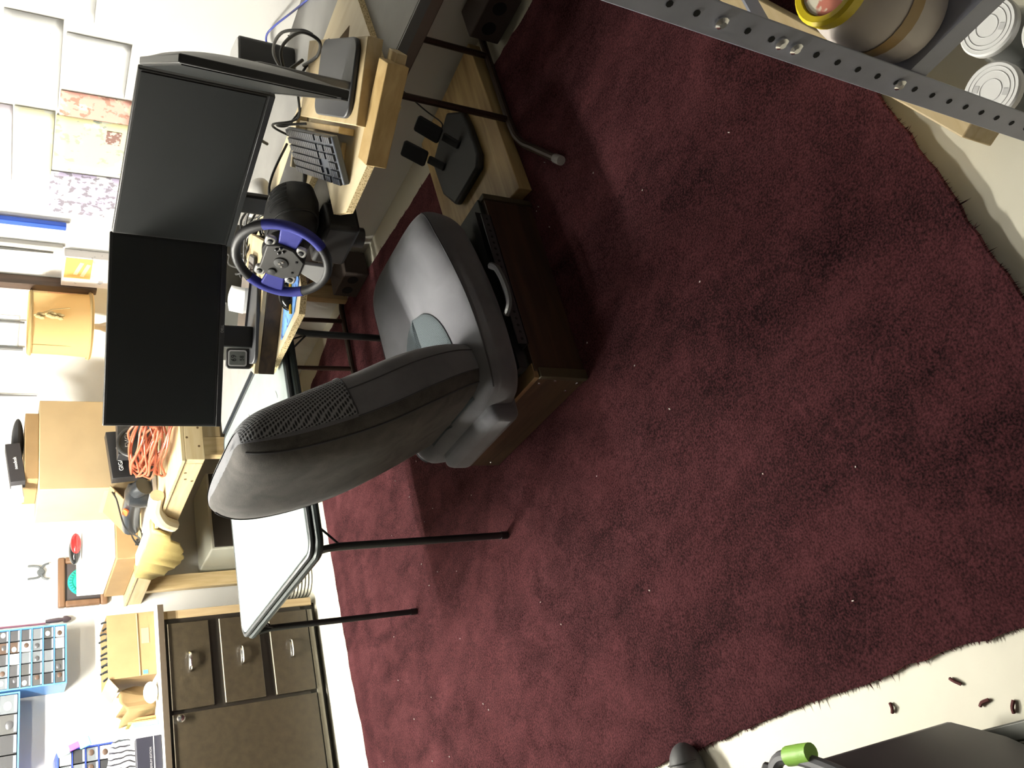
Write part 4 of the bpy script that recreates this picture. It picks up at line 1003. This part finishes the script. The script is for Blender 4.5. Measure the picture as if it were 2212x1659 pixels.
MB().tube([(2.37, 3.385, 1.365), (2.40, 3.392, 1.32), (2.42, 3.399, 1.25)], .002, 5).build('stem', mat('dried_petal', (.45, .34, .16), .9), fl_)

# ------------------------------------------------------------------ right wall
def sheet(nm, y0, y1, z0, z1, m_, lab, cat='poster', tilt=.0, d=.003):
    cyy, czz = (y0 + y1) / 2, (z0 + z1) / 2; ay = Vector((0, -math.cos(tilt), math.sin(tilt))); az = Vector((0, math.sin(tilt), math.cos(tilt)))
    def f(u, v):
        p = Vector((XW - d * .35 - .0012 - .0004 * (1 + math.sin(7 * u + 3 * v + y0 * 9)), cyy, czz)) + ay * (u - .5) * (y1 - y0) + az * (v - .5) * (z1 - z0)
        return p
    return tag(MB().grid(f, 8, 8).build(nm, m_, None, angle=180, solid=.0008), lab, cat)
faint = mat('faint_ink', (.55, .60, .66), .8)
def lines(o, y0, y1, zs, frac=.5):
    for z in zs:
        MB().box(XW - .0042, XW - .0036, y0, y0 + (y1 - y0) * random.uniform(.25, frac), z, z + .004).build('print_line', faint, o)
s1 = sheet('wall_sheet', 1.76, 2.045, 1.285, 1.53, paper_m, 'white printed sheet nearest the right edge of the wall', 'sheet', .02)
lines(s1, 1.80, 2.03, (1.36, 1.39, 1.41, 1.44))
s2 = sheet('wall_sheet', 2.06, 2.44, 1.365, 1.53, paper_m, 'wide white printed sheet above the pink map', 'sheet', .02)
lines(s2, 2.12, 2.42, (1.40, 1.43, 1.455, 1.48))
sheet('wall_sheet', 2.10, 2.335, 1.16, 1.355, mat('white_paper_b', (.85, .85, .85), .8), 'blank white sheet beside the pink map', 'sheet', .015, .006)
sheet('wall_map', 2.345, 2.50, 1.12, 1.355, blotch('pink_map', (.80, .40, .33), [(.80, .66, .50), (.45, .22, .16)], 14, .8, .52), 'pink printed map on the right wall', 'map', .03, .008)
sheet('wall_map', 2.46, 2.735, 1.09, 1.36, blotch('yellow_map', (.80, .76, .42), [(.78, .78, .62), (.35, .38, .30)], 12, .8, .56), 'pale yellow printed map left of the pink one', 'map', .03, .012)
sheet('wall_map', 2.455, 2.80, 1.365, 1.49, blotch('cream_map', (.82, .79, .55), [(.80, .80, .70)], 10), 'cream printed sheet above the yellow map', 'map', .02, .010)
sheet('wall_map', 2.75, 2.985, 1.09, 1.362, blotch('violet_map', (.46, .40, .56), [(.74, .72, .76), (.22, .20, .24)], 16, .8, .50), 'violet printed map left of the yellow one', 'map', .03, .008)
sheet('wall_map', 2.46, 2.84, 1.495, 1.56, blotch('lilac_map', (.72, .66, .74), [(.80, .78, .8)], 12), 'lilac sheet at the top above the cream one', 'map', .02, .008)
dk = MB().box(XW - .0085, XW - .0065, 2.50, 2.565, 1.145, 1.195)
tag(dk.build('patterned_card', blotch('brown_pattern', (.22, .12, .10), [(.62, .45, .40)], 60, .8, .5)), 'small brown patterned card pinned between the maps', 'card')
tag(MB().box(XW - .035, XW - .012, 3.035, 3.062, 1.29, 1.75).build('spirit_level', mat('blue_level', (.03, .10, .55), .35, .2), None, .003), 'blue spirit level hanging upright on the right wall', 'level')
tag(MB().box(XW - .022, XW - .001, 3.19, 3.212, 1.292, 1.75).build('wood_lath', mat('grey_lath', (.45, .43, .39), .7), None, .002), 'grey wooden lath hanging on the wall left of the blue level', 'lath')
sw = MB().oprism([(-.003, 0), (.003, 0), (.012, .40), (-.012, .40)], Vector((XW - .004, 3.25, 1.325)), (0, 1, 0), (0, 0, 1), (-1, 0, 0), .003)
tag(sw.build('saw_blade', mat('dark_blade', (.10, .10, .095), .4, .6)), 'narrow dark blade hanging point down beside the grey lath', 'blade')
tag(MB().box(XW - .05, XW - .002, 3.425, 3.470, 1.140, 1.75).build('dark_batten', wood('dark_batten', (.10, .06, .04), (.05, .03, .02), 'Z'), None, .003), 'dark brown wooden batten upright on the right wall', 'batten')
pk = thing('printed_carton', (XW - .05, 3.315, 1.10), 'orange and white printed packet on the wall beside the dark batten', 'packet')
MB().box(XW - .045, XW - .002, 3.215, 3.422, 1.08, 1.285).build('packet', blotch('packet_print', (.72, .68, .66), [(.35, .34, .36)], 22, .6, .62), pk, .003)
MB().box(XW - .0465, XW - .0452, 3.222, 3.36, 1.175, 1.278).build('orange_panel', mat('packet_orange', (.78, .42, .12), .6), pk)
MB().obox((XW - .0472, 3.29, 1.225), (0, -1, -.25), (0, -.25, 1), (-1, 0, 0), .09, .016, .0006).build('banner', mat('packet_tan', (.80, .62, .38), .6), pk)
MB().obox((XW - .0472, 3.30, 1.198), (0, -1, -.25), (0, -.25, 1), (-1, 0, 0), .09, .016, .0006).build('banner', mat('packet_tan', (.80, .62, .38), .6), pk)
sheet('wall_sheet', 3.49, 3.62, 1.21, 1.33, blotch('pink_note', (.70, .50, .48), [(.80, .66, .64)], 20), 'small pink sheet on the wall behind the lamp shade', 'sheet')
sheet('wall_sheet', 3.74, 4.0, 1.43, 1.60, blotch('pale_blue_sheet', (.74, .80, .84), [(.82, .84, .86)], 8), 'pale blue sheet high on the wall above the lamp', 'sheet')
for (y, z0, r, lab) in ((3.775, 1.41, .006, 'thin dark rod hanging above the lamp shade'), (4.0, 1.408, .009, 'grey round file hanging left of the lamp'), (4.45, 1.327, .008, 'grey pointed file hanging above the large cardboard box')):
    tag(MB().cyl((XW - .015, y, z0), (XW - .015, y, z0 + .35), r * .35 if 'pointed' in lab else r, r * 1.3, 10).build('hanging_tool', mat('tool_steel', (.20, .20, .20), .4, .7)), lab, 'tool')

# ------------------------------------------------------------------ back wall
def organizer(x0, x1, z0, z1, yf, nx_, nz_, m_, lab, seed):
    random.seed(seed)
    t = thing('parts_organizer', ((x0 + x1) / 2, YW - .05, z0), lab, 'organizer', 'drawer organizers on the back wall')
    th = .007; d0 = YW - .002
    MB().box(x0, x0 + th, yf, d0, z0, z1).build('side', m_, t); MB().box(x1 - th, x1, yf, d0, z0, z1).build('side', m_, t)
    MB().box(x0 + th, x1 - th, yf, d0, z0, z0 + th).build('bottom', m_, t); MB().box(x0 + th, x1 - th, yf, d0, z1 - th, z1).build('top', m_, t)
    MB().box(x0 + th, x1 - th, d0 - .004, d0, z0 + th, z1 - th).build('back', m_, t)
    cw = (x1 - x0 - 2 * th) / nx_; ch = (z1 - z0 - 2 * th) / nz_
    for i in range(1, nz_): MB().box(x0 + th, x1 - th, yf + .002, d0 - .005, z0 + th + i * ch - .003, z0 + th + i * ch + .003).build('shelf', m_, t)
    stuff_m = [mat('part_dark', (.018, .018, .02), .5), mat('part_steel', (.07, .07, .075), .35, .3), mat('part_white', (.50, .50, .50), .5), mat('part_brown', (.055, .03, .018), .6), mat('part_grey', (.04, .04, .039), .6)]
    clear = mat('clear_drawer', (.12, .13, .14), .15)
    for i in range(nx_):
        for j in range(nz_):
            a0 = x0 + th + i * cw; b0 = z0 + th + j * ch + .0035
            dr = MB().box(a0 + .003, a0 + cw - .003, yf + .006, d0 - .03, b0, b0 + ch - .007).build('drawer', random.choice(stuff_m) if random.random() < .75 else clear, t, smooth=False)
            MB().box(a0 + cw * .08, a0 + cw * .92, yf - .002, yf + .0055, b0 + .0005, b0 + ch * .16).build('lip', mat('clear_lip', (.30, .34, .38), .2), dr, smooth=False)
            if random.random() < .5: MB().ball((a0 + cw * random.uniform(.3, .7), yf + .004, b0 + ch * random.uniform(.35, .55)), ch * .22, 8, 6, (1.2, .2, 1)).build('contents', random.choice(stuff_m[1:4]), dr)
light_blue = mat('light_blue_plastic', (.07, .20, .42), .4); royal = mat('royal_blue_plastic', (.025, .05, .30), .4)
organizer(1.175, 1.475, 1.163, 1.62, 4.86, 5, 9, light_blue, 'light blue drawer organizer with small parts on the back wall', 3)
organizer(.78, 1.165, 1.365, 1.62, 4.86, 4, 3, light_blue, 'light blue organizer with bigger drawers hanging at the far left', 4)
organizer(.50, .84, .8065, 1.215, 4.74, 5, 7, royal, 'royal blue drawer organizer standing on the worktop', 5)
pf = thing('picture_frame', (1.76, YW - .03, 1.0), 'wooden frame with a green glass plate on the back wall', 'picture frame')
fm = wood('frame_wood', (.17, .09, .045), (.11, .055, .025), 'X', 10.)
px0, px1, pz0, pz1 = 1.615, 1.895, .95, 1.192
for (x0, x1, z0, z1) in ((px0, px1, pz1 - .035, pz1), (px0, px1, pz0, pz0 + .035), (px0, px0 + .035, pz0 + .0355, pz1 - .0355), (px1 - .035, px1, pz0 + .0355, pz1 - .0355)):
    MB().box(x0, x1, YW - .032, YW - .001, z0, z1).build('frame_side', fm, pf, .008)
MB().box(px0 + .03, px1 - .03, YW - .012, YW - .002, pz0 + .03, pz1 - .03).build('dark_mat', mat('dark_mat', (.05, .04, .04), .8), pf)
teal = mat('green_glass', (.02, .36, .28), .12, bump=.5, bscale=90)
MB().lathe((1.755, YW - .0125, 1.065), (0, -1, 0), [(.080, 0), (.078, .006), (.058, .010), (.052, .006), (.030, .005)], 36).build('glass_plate', teal, pf, angle=20)
for k in range(14):
    a_ = PI * (k + .5) / 14
    MB().obox((1.755 + .066 * math.cos(a_), YW - .0225, 1.065 + .066 * math.sin(a_)), (math.cos(a_), 0, math.sin(a_)), (-math.sin(a_), 0, math.cos(a_)), (0, -1, 0), .014, .006, .004).build('relief_mark', mat('green_glass_dark', (.01, .16, .14), .15), pf)
cl = thing('spring_clamp', (1.83, YW - .02, 1.25), 'grey spring clamp with open handles hanging on the back wall', 'clamp')
cg = mat('clamp_grey', (.075, .082, .086), .45)
MB().lathe((1.825, YW - .014, 1.272), (0, -1, 0), [(.018, -.010), (.020, 0), (.014, .012)], 16).build('pivot', cg, cl)
for sx in (-1, 1):
    MB().tube(spline([(1.825, YW - .016, 1.272), (1.825 + sx * .03, YW - .016, 1.285), (1.825 + sx * .036, YW - .016, 1.335)], 5), .006, 8).build('handle', cg, cl)
    MB().tube(spline([(1.825, YW - .016, 1.272), (1.825 + sx * .034, YW - .016, 1.262), (1.825 + sx * .045, YW - .016, 1.235)], 5), .006, 8).build('jaw', cg, cl)
rd = thing('red_lamp_cover', (1.80, 4.68, 1.10), 'glossy red and black lamp housing lying on the white carton', 'lamp cover')
MB().ball((1.79, 4.66, 1.140), .055, 22, 12, (1.35, .8, .5)).build('housing', mat('gloss_black', (.012, .012, .012), .15), rd)
MB().ball((1.815, 4.625, 1.137), .045, 22, 12, (1.25, .6, .55)).build('lens', mat('red_lens', (.50, .02, .02), .12), rd)
sd_ = thing('screwdriver', (1.52, YW - .02, 1.2), 'long screwdriver with dark handle hanging beside the light blue organizer', 'screwdriver')
MB().cyl((1.535, YW - .03, 1.25), (1.535, YW - .03, 1.60), .005, .005, 10).build('shank', mat('purple_shank', (.30, .12, .18), .3, .3), sd_)
MB().lathe((1.545, YW - .03, 1.25), (.03, 0, -1), [(.008, 0), (.011, .02), (.012, .06), (.009, .08), (.018, .085), (.018, .10), (.006, .12)], 16).build('handle', mat('dark_handle', (.07, .05, .06), .4), sd_)

# ------------------------------------------------------------------ on the cabinet worktop
CT = .8062
cb = thing('cardboard_box', (1.23, 4.62, CT), 'open cardboard box full of tools on the worktop corner', 'box')
for (x0, x1, y0, y1) in ((1.075, 1.372, 4.475, 4.480), (1.075, 1.372, 4.755, 4.760), (1.070, 1.075, 4.475, 4.76), (1.372, 1.377, 4.475, 4.76)):
    MB().box(x0, x1, y0, y1, CT, 1.02).build('panel', cardboard, cb)
MB().box(1.0755, 1.3715, 4.4805, 4.7545, CT, CT + .004).build('bottom', cardboard, cb)
MB().obox((1.22, 4.472, CT + .078), (1, 0, .02), (0, 0, 1), (0, -1, 0), .30, .004, .004).build('torn_edge', cardboard_pale, cb)
MB().obox((1.26, 4.4735, CT + .045), (1, 0, 0), (0, 0, 1), (0, -1, 0), .075, .035, .0008).build('stamp_print', mat('stamp_ink', (.34, .25, .15), .8), cb)
MB().obox((1.085, 4.4735, CT + .050), (1, 0, 0), (0, 0, 1), (0, -1, 0), .018, .022, .001).build('blue_sticker', mat('blue_sticker', (.08, .32, .50), .5), cb)
MB().obox((1.045, 4.60, 1.00), (-.8, 0, -.6), (0, 1, 0), (.6, 0, -.8), .07, .28, .004).build('flap', cardboard_pale, cb)
random.seed(9)
for k in range(7):
    x = 1.10 + .04 * k; y = 4.52 + .03 * (k % 3)
    tl = thing('hand_tool', (x, y, CT + .01), ['wire cutters', 'curved pliers', 'dark tin snips', 'bent clamp', 'grey wrench', 'wire stripper', 'small dark pliers'][k] + ' sticking out of the cardboard box, ' + ['leftmost', 'second from left', 'third from left', 'in the middle', 'third from right', 'second from right', 'rightmost'][k], 'tool', 'tools in the cardboard box')
    MB().tube(spline([(x, y, CT + .012), (x + .004, y, .97), (x - .010, y + .004, 1.015), (x - .024, y, 1.035 + .01 * (k % 2))], 5), .005, 7).build('handle', black_metal, tl)
    MB().tube(spline([(x + .006, y, CT + .012), (x + .008, y, .97), (x + .018, y, 1.018), (x + .012, y, 1.040)], 5), .005, 7).build('handle', black_metal, tl)
    MB().lathe((x + .004, y - .006, 1.0), (0, 1, 0), [(.012, 0), (.012, .012)], 12).build('pivot', mat('tool_steel', (.20, .20, .20), .4, .7), tl)
random.seed(11)
bag = MB()
def bagf(u, v):
    a_ = 2 * PI * u; r = (.055 + .018 * v) * (1 + .18 * math.sin(3 * a_ + 4 * v) + .10 * math.sin(7 * a_ + 2))
    return (.96 + r * 1.1 * math.cos(a_), 4.60 + r * .9 * math.sin(a_), CT + .002 + .145 * v + .018 * math.sin(4 * a_) * v)
bag.grid(bagf, 40, 10, True)
tag(bag.build('paper_bag', mat('brown_paper', (.20, .13, .055), .85, bump=.4, bscale=30), None, angle=20, solid=.002), 'crumpled open brown paper bag on the worktop', 'bag')
tag(MB().ball((.985, 4.47, CT + .033), .034, 14, 10, (1.5, .9, .95)).build('white_bundle', mat('white_cloth', (.82, .80, .76), .9, bump=.5, bscale=60)), 'crumpled white cloth bundle before the paper bag', 'cloth')
for (x, c_, nm) in ((.885, (.55, .20, .08), 'orange brown'), (.870, (.60, .48, .12), 'yellow')):
    tag(MB().box(x, x + .012, 4.56, 4.66, CT + .001, CT + .125).build('thin_book', mat('cover_' + nm.replace(' ', '_'), c_, .5)), nm + ' thin book standing behind the turquoise carton', 'book', 'thin books on the worktop')
tb = thing('turquoise_carton', (.83, 4.52, CT), 'white carton with turquoise end on the worktop', 'box')
MB().box(.775, .840, 4.495, 4.60, CT + .001, CT + .115).build('carton', mat('white_card', (.84, .83, .80), .7), tb, .002)
MB().box(.8405, .8625, 4.495, 4.60, CT + .001, CT + .115).build('turquoise_end', mat('turquoise', (.16, .62, .58), .6), tb, .002)
db = thing('dark_carton', (.66, 4.46, CT), 'dark navy carton with small grey lettering at the worktop edge', 'box')
MB().box(.52, .782, 4.435, 4.485, CT + .001, CT + .110).build('carton', mat('navy_card', (.014, .014, .024), .5), db, .002)
MB().box(.52, .7825, 4.4342, 4.4348, CT + .034, CT + .038).build('stripe', mat('print_grey', (.35, .35, .36), .5), db)
text('lettering', 'PREMIUM EDITION', .0125, (.683, 4.4338, CT + .050), (1, 0, 0), (0, 0, 1), mat('print_grey', (.35, .35, .36), .5), db, .0003)
sb_ = MB().grid(lambda u, v: (.66 + .15 * u, 4.64 - .08 * v + .02 * math.sin(5 * u), CT + .003 + .24 * v * (1 - .25 * u) + .01 * math.sin(6 * u + 3 * v)), 14, 12)
zb_m, nt, b = nodes_of('zebra_print'); tc = nt.nodes.new('ShaderNodeTexCoord'); wv = nt.nodes.new('ShaderNodeTexWave'); wv.inputs['Scale'].default_value = 14; wv.inputs['Distortion'].default_value = 7; wv.inputs['Detail Scale'].default_value = .8
L(nt, tc.outputs['Object'], wv.inputs['Vector']); rr = nt.nodes.new('ShaderNodeValToRGB'); rr.color_ramp.elements[0].position = .18; rr.color_ramp.elements[1].position = .24; rr.color_ramp.elements[0].color = (.03, .03, .04, 1); rr.color_ramp.elements[1].color = (.85, .85, .85, 1)
L(nt, wv.outputs['Fac'], rr.inputs[0]); L(nt, rr.outputs[0], b.inputs['Base Color'])
tag(sb_.build('striped_pouch', zb_m, None, angle=180, solid=.004), 'white pouch with black wavy stripes behind the navy carton', 'pouch')
for (x, z, c_, nm, w_) in ((.845, 1.145, (.30, .08, .50), 'purple', .03), (.855, 1.10, (.16, .60, .58), 'turquoise', .045), (.83, 1.19, (.45, .70, .72), 'pale blue', .04)):
    tag(MB().obox((x, 4.726, z), (1, 0, .3), (0, 1, 0), (-.3, 0, 1), w_, .012, .05).build('cloth_peg', mat('peg_' + nm.replace(' ', '_'), c_, .5), None, .004), nm + ' plastic clip on the royal blue organizer', 'clip', 'plastic clips')

# ================================================================== steel shelving at the front right
sh = thing('steel_shelf', (.95, .2, 0), 'grey slotted steel shelving unit at the right front', 'shelving')
PX, PY = .700, .385
def post(x, y, sx, sy):
    b_ = MB()
    poly = [(0, 0), (.040, 0), (.040, .003), (.003, .003), (.003, .040), (0, .040)]
    pp = [(x + sx * a_, y + sy * c_) for a_, c_ in poly]
    if sx * sy < 0: pp = pp[::-1]
    return MB().prism(pp, .0, 1.75).build('post', steel, sh, .001)
p1 = post(PX, PY, 1, -1)
post(PX + .80, PY, -1, -1); post(PX, PY - .42, 1, 1); post(PX + .80, PY - .42, -1, 1)
for k in range(44):
    z = .06 + k * .038
    MB().lathe((PX + .0195, PY + .0003, z), (0, 1, 0), [(.0042, 0), (.0042, .0006)], 8).build('slot_hole', mat('hole_dark', (.004, .004, .004), .9), p1)
    MB().lathe((PX - .0003, PY - .0205, z), (-1, 0, 0), [(.0042, 0), (.0042, .0006)], 8).build('slot_hole', mat('hole_dark', (.004, .004, .004), .9), p1)
for z in (.545,):
    tr_ = MB().box(PX + .0035, PX + .797, PY - .4165, PY - .0035, z, z + .002)
    so = tr_.build('shelf', steel, sh)
    for (x0, x1, y0, y1) in ((PX + .0035, PX + .797, PY - .0065, PY - .0035), (PX + .0035, PX + .0065, PY - .4165, PY - .007), (PX + .0035, PX + .797, PY - .4165, PY - .4135)):
        MB().box(x0, x1, y0, y1, z - .03, z - .0002).build('shelf_lip', steel, so)
MB().box(PX + .0035, PX + .797, PY - .0065, PY - .0035, .735, .765).build('cross_bar', steel, sh)
for z in (.548, .742, .766, .86):
    MB().lathe((PX - .0005, PY - .0205, z), (-1, 0, 0), [(.008, 0), (.008, .003), (.004, .006)], 10).build('bolt', chrome, p1)
# jar with yellow lid
jy = thing('plastic_jar', (.785, .300, .5475), 'white plastic jar with yellow ring lid and brown tape on the steel shelf', 'jar')
JX, JY = .770, .314
MB().lathe((JX, JY, .5475), (0, 0, 1), [(.056, 0), (.062, .008), (.063, .04), (.062, .085), (.055, .112), (.046, .124), (.042, .134)], 32).build('jar_body', mat('milky_plastic', (.62, .56, .52), .3), jy, angle=40)
MB().lathe((JX, JY, .5475), (0, 0, 1), [(.0640, .052), (.0638, .072)], 32, False).build('tape_band', mat('brown_packing_tape', (.40, .26, .10), .35), jy)
MB().lathe((JX, JY, .678), (0, 0, 1), [(.046, 0), (.050, .004), (.050, .018), (.046, .022), (.039, .021), (.038, .016)], 32).build('ring_lid', mat('yellow_lid', (.72, .56, .02), .3), jy, angle=40)
MB().lathe((JX, JY, .6945), (0, 0, 1), [(.0375, 0), (.0375, .001)], 28).build('lid_label', blotch('lid_print', (.60, .20, .14), [(.75, .70, .55)], 30, .5, .5), jy)
# jars with white lids on the bottom shelf
glass_m, nt, b = nodes_of('jar_glass'); b.inputs['Base Color'].default_value = (.55, .56, .54, 1); b.inputs['Roughness'].default_value = .06; b.inputs['Transmission Weight'].default_value = .75; b.inputs['IOR'].default_value = 1.3
lid_m = mat('white_lid', (.76, .76, .75), .45); lidp = mat('lid_relief', (.55, .55, .55), .5)
for (x, y, lab) in ((.838, .398, 'glass jar with white screw lid next to the shelf post'), (.934, .350, 'glass jar with white screw lid behind the one by the post'), (.852, .282, 'glass jar with white lid cut off by the picture edge')):
    j = thing('glass_jar', (x, y, 0), lab, 'jar', 'glass jars with white lids')
    MB().lathe((x, y, .001), (0, 0, 1), [(.044, 0), (.048, .006), (.048, .105), (.043, .125), (.041, .150)], 28).build('glass', glass_m, j, angle=40)
    MB().lathe((x, y, .004), (0, 0, 1), [(.042, .0), (.044, .004), (.044, .09)], 24).build('contents', mat('grey_contents', (.10, .105, .10), .6), j)
    MB().lathe((x, y, .1515), (0, 0, 1), [(.0450, 0), (.0468, .003), (.0468, .014), (.0440, .017)], 40).build('lid', lid_m, j, angle=40)
    for r in (.038, .031, .018):
        MB().tube([(x + r * math.cos(2 * PI * k / 40), y + r * math.sin(2 * PI * k / 40), .1687) for k in range(40)], .0007, 5, True).build('lid_ring', lidp, j)
    for a_ in (.7, 3.84):
        MB().obox((x + .0255 * math.cos(a_), y + .0255 * math.sin(a_), .1688), (math.cos(a_), math.sin(a_), 0), (-math.sin(a_), math.cos(a_), 0), (0, 0, 1), .009, .011, .0006).build('lid_mark', lidp, j)
# lumber on the floor beside the shelf
lum = MB().obox((1.245, .622, .074), (.935, .355, .0), (-.355, .935, 0), (0, 0, 1), .86, .04, .088)
tag(lum.build('lumber_stud', pine, None, .003), 'pine stud on edge on the floor behind the steel shelf', 'lumber')

# ================================================================== things at the lower left
gp = thing('tool_case', (-.12, .80, 0), 'grey plastic case with green tape at the lower left edge', 'case')
gpm = mat('case_grey', (.085, .085, .095), .5)
cpoly = [(-.003, 1.06), (-.050, .96), (-.145, .83), (-.31, .60), (-.55, .72), (-.45, 1.12), (-.05, 1.12)]
MB().prism([(x_ * .97 - .012, (y_ - .86) * .95 + .86) for x_, y_ in cpoly][::-1], .0465, .42).build('body', gpm, gp, .012, seg=3)
rimp = spline([(-.31, .60, .438), (-.145, .83, .442), (-.050, .96, .445), (-.003, 1.06, .445), (-.015, 1.10, .445), (-.05, 1.12, .445), (-.40, 1.12, .445)], 6)
MB().tube(rimp, .011, 10).build('rim', gpm, gp)
for k in range(6):
    t_ = .07 + k * .055
    MB().obox((-.050 - .72 * t_ - .022, .955 - t_ * 1.0, .432), (1, -.1, 0), (.1, 1, 0), (0, 0, 1), .035, .005, .022).build('rib', gpm, gp)
MB().lathe((-.004, 1.035, .4455), (.08, 1, 0), [(.015, -.022), (.0155, 0), (.015, .026)], 14).build('green_tape', mat('green_tape', (.27, .52, .08), .5, bump=.3, bscale=80), gp)
kn_ = thing('rubber_bumper', (.03, 1.80, 0), 'dark rounded rubber bumper on the floor at the left edge', 'bumper')
bp_ = MB().ball((.025, 1.79, .045), .044, 24, 14, (1.5, .95, 1.0)); bp_.v = [(x, y, max(z, .001)) for x, y, z in bp_.v]
bp_.build('cap', mat('dark_rubber', (.05, .05, .052), .6), kn_)
MB().tube([(.045 + .002 * math.cos(q), 1.79 + .042 * math.cos(q), .046 + .043 * math.sin(q)) for q in [PI * k / 16 for k in range(17)]], .002, 6).build('seam_ridge', mat('dark_rubber_seam', (.03, .03, .032), .5), kn_)
ms = thing('metal_base', (-.2, 1.05, 0), 'grey ribbed metal base strip on the floor at the lower left', 'rail')
for k, (h, w_) in enumerate(((.018, .03), (.032, .025), (.022, .03), (.045, .06))):
    x1 = -.045 - sum(q[1] for q in ((.018, .03), (.032, .025), (.022, .03), (.045, .06))[:k]) - .0005 * k
    MB().box(x1 - w_, x1, .45, 1.40 if k < 3 else 1.3, .001, h).build('rib', mat('dull_aluminium', (.16, .165, .15), .45, .4), ms, .003)

for o in bpy.data.objects:
    if '_b' in o: del o['_b']
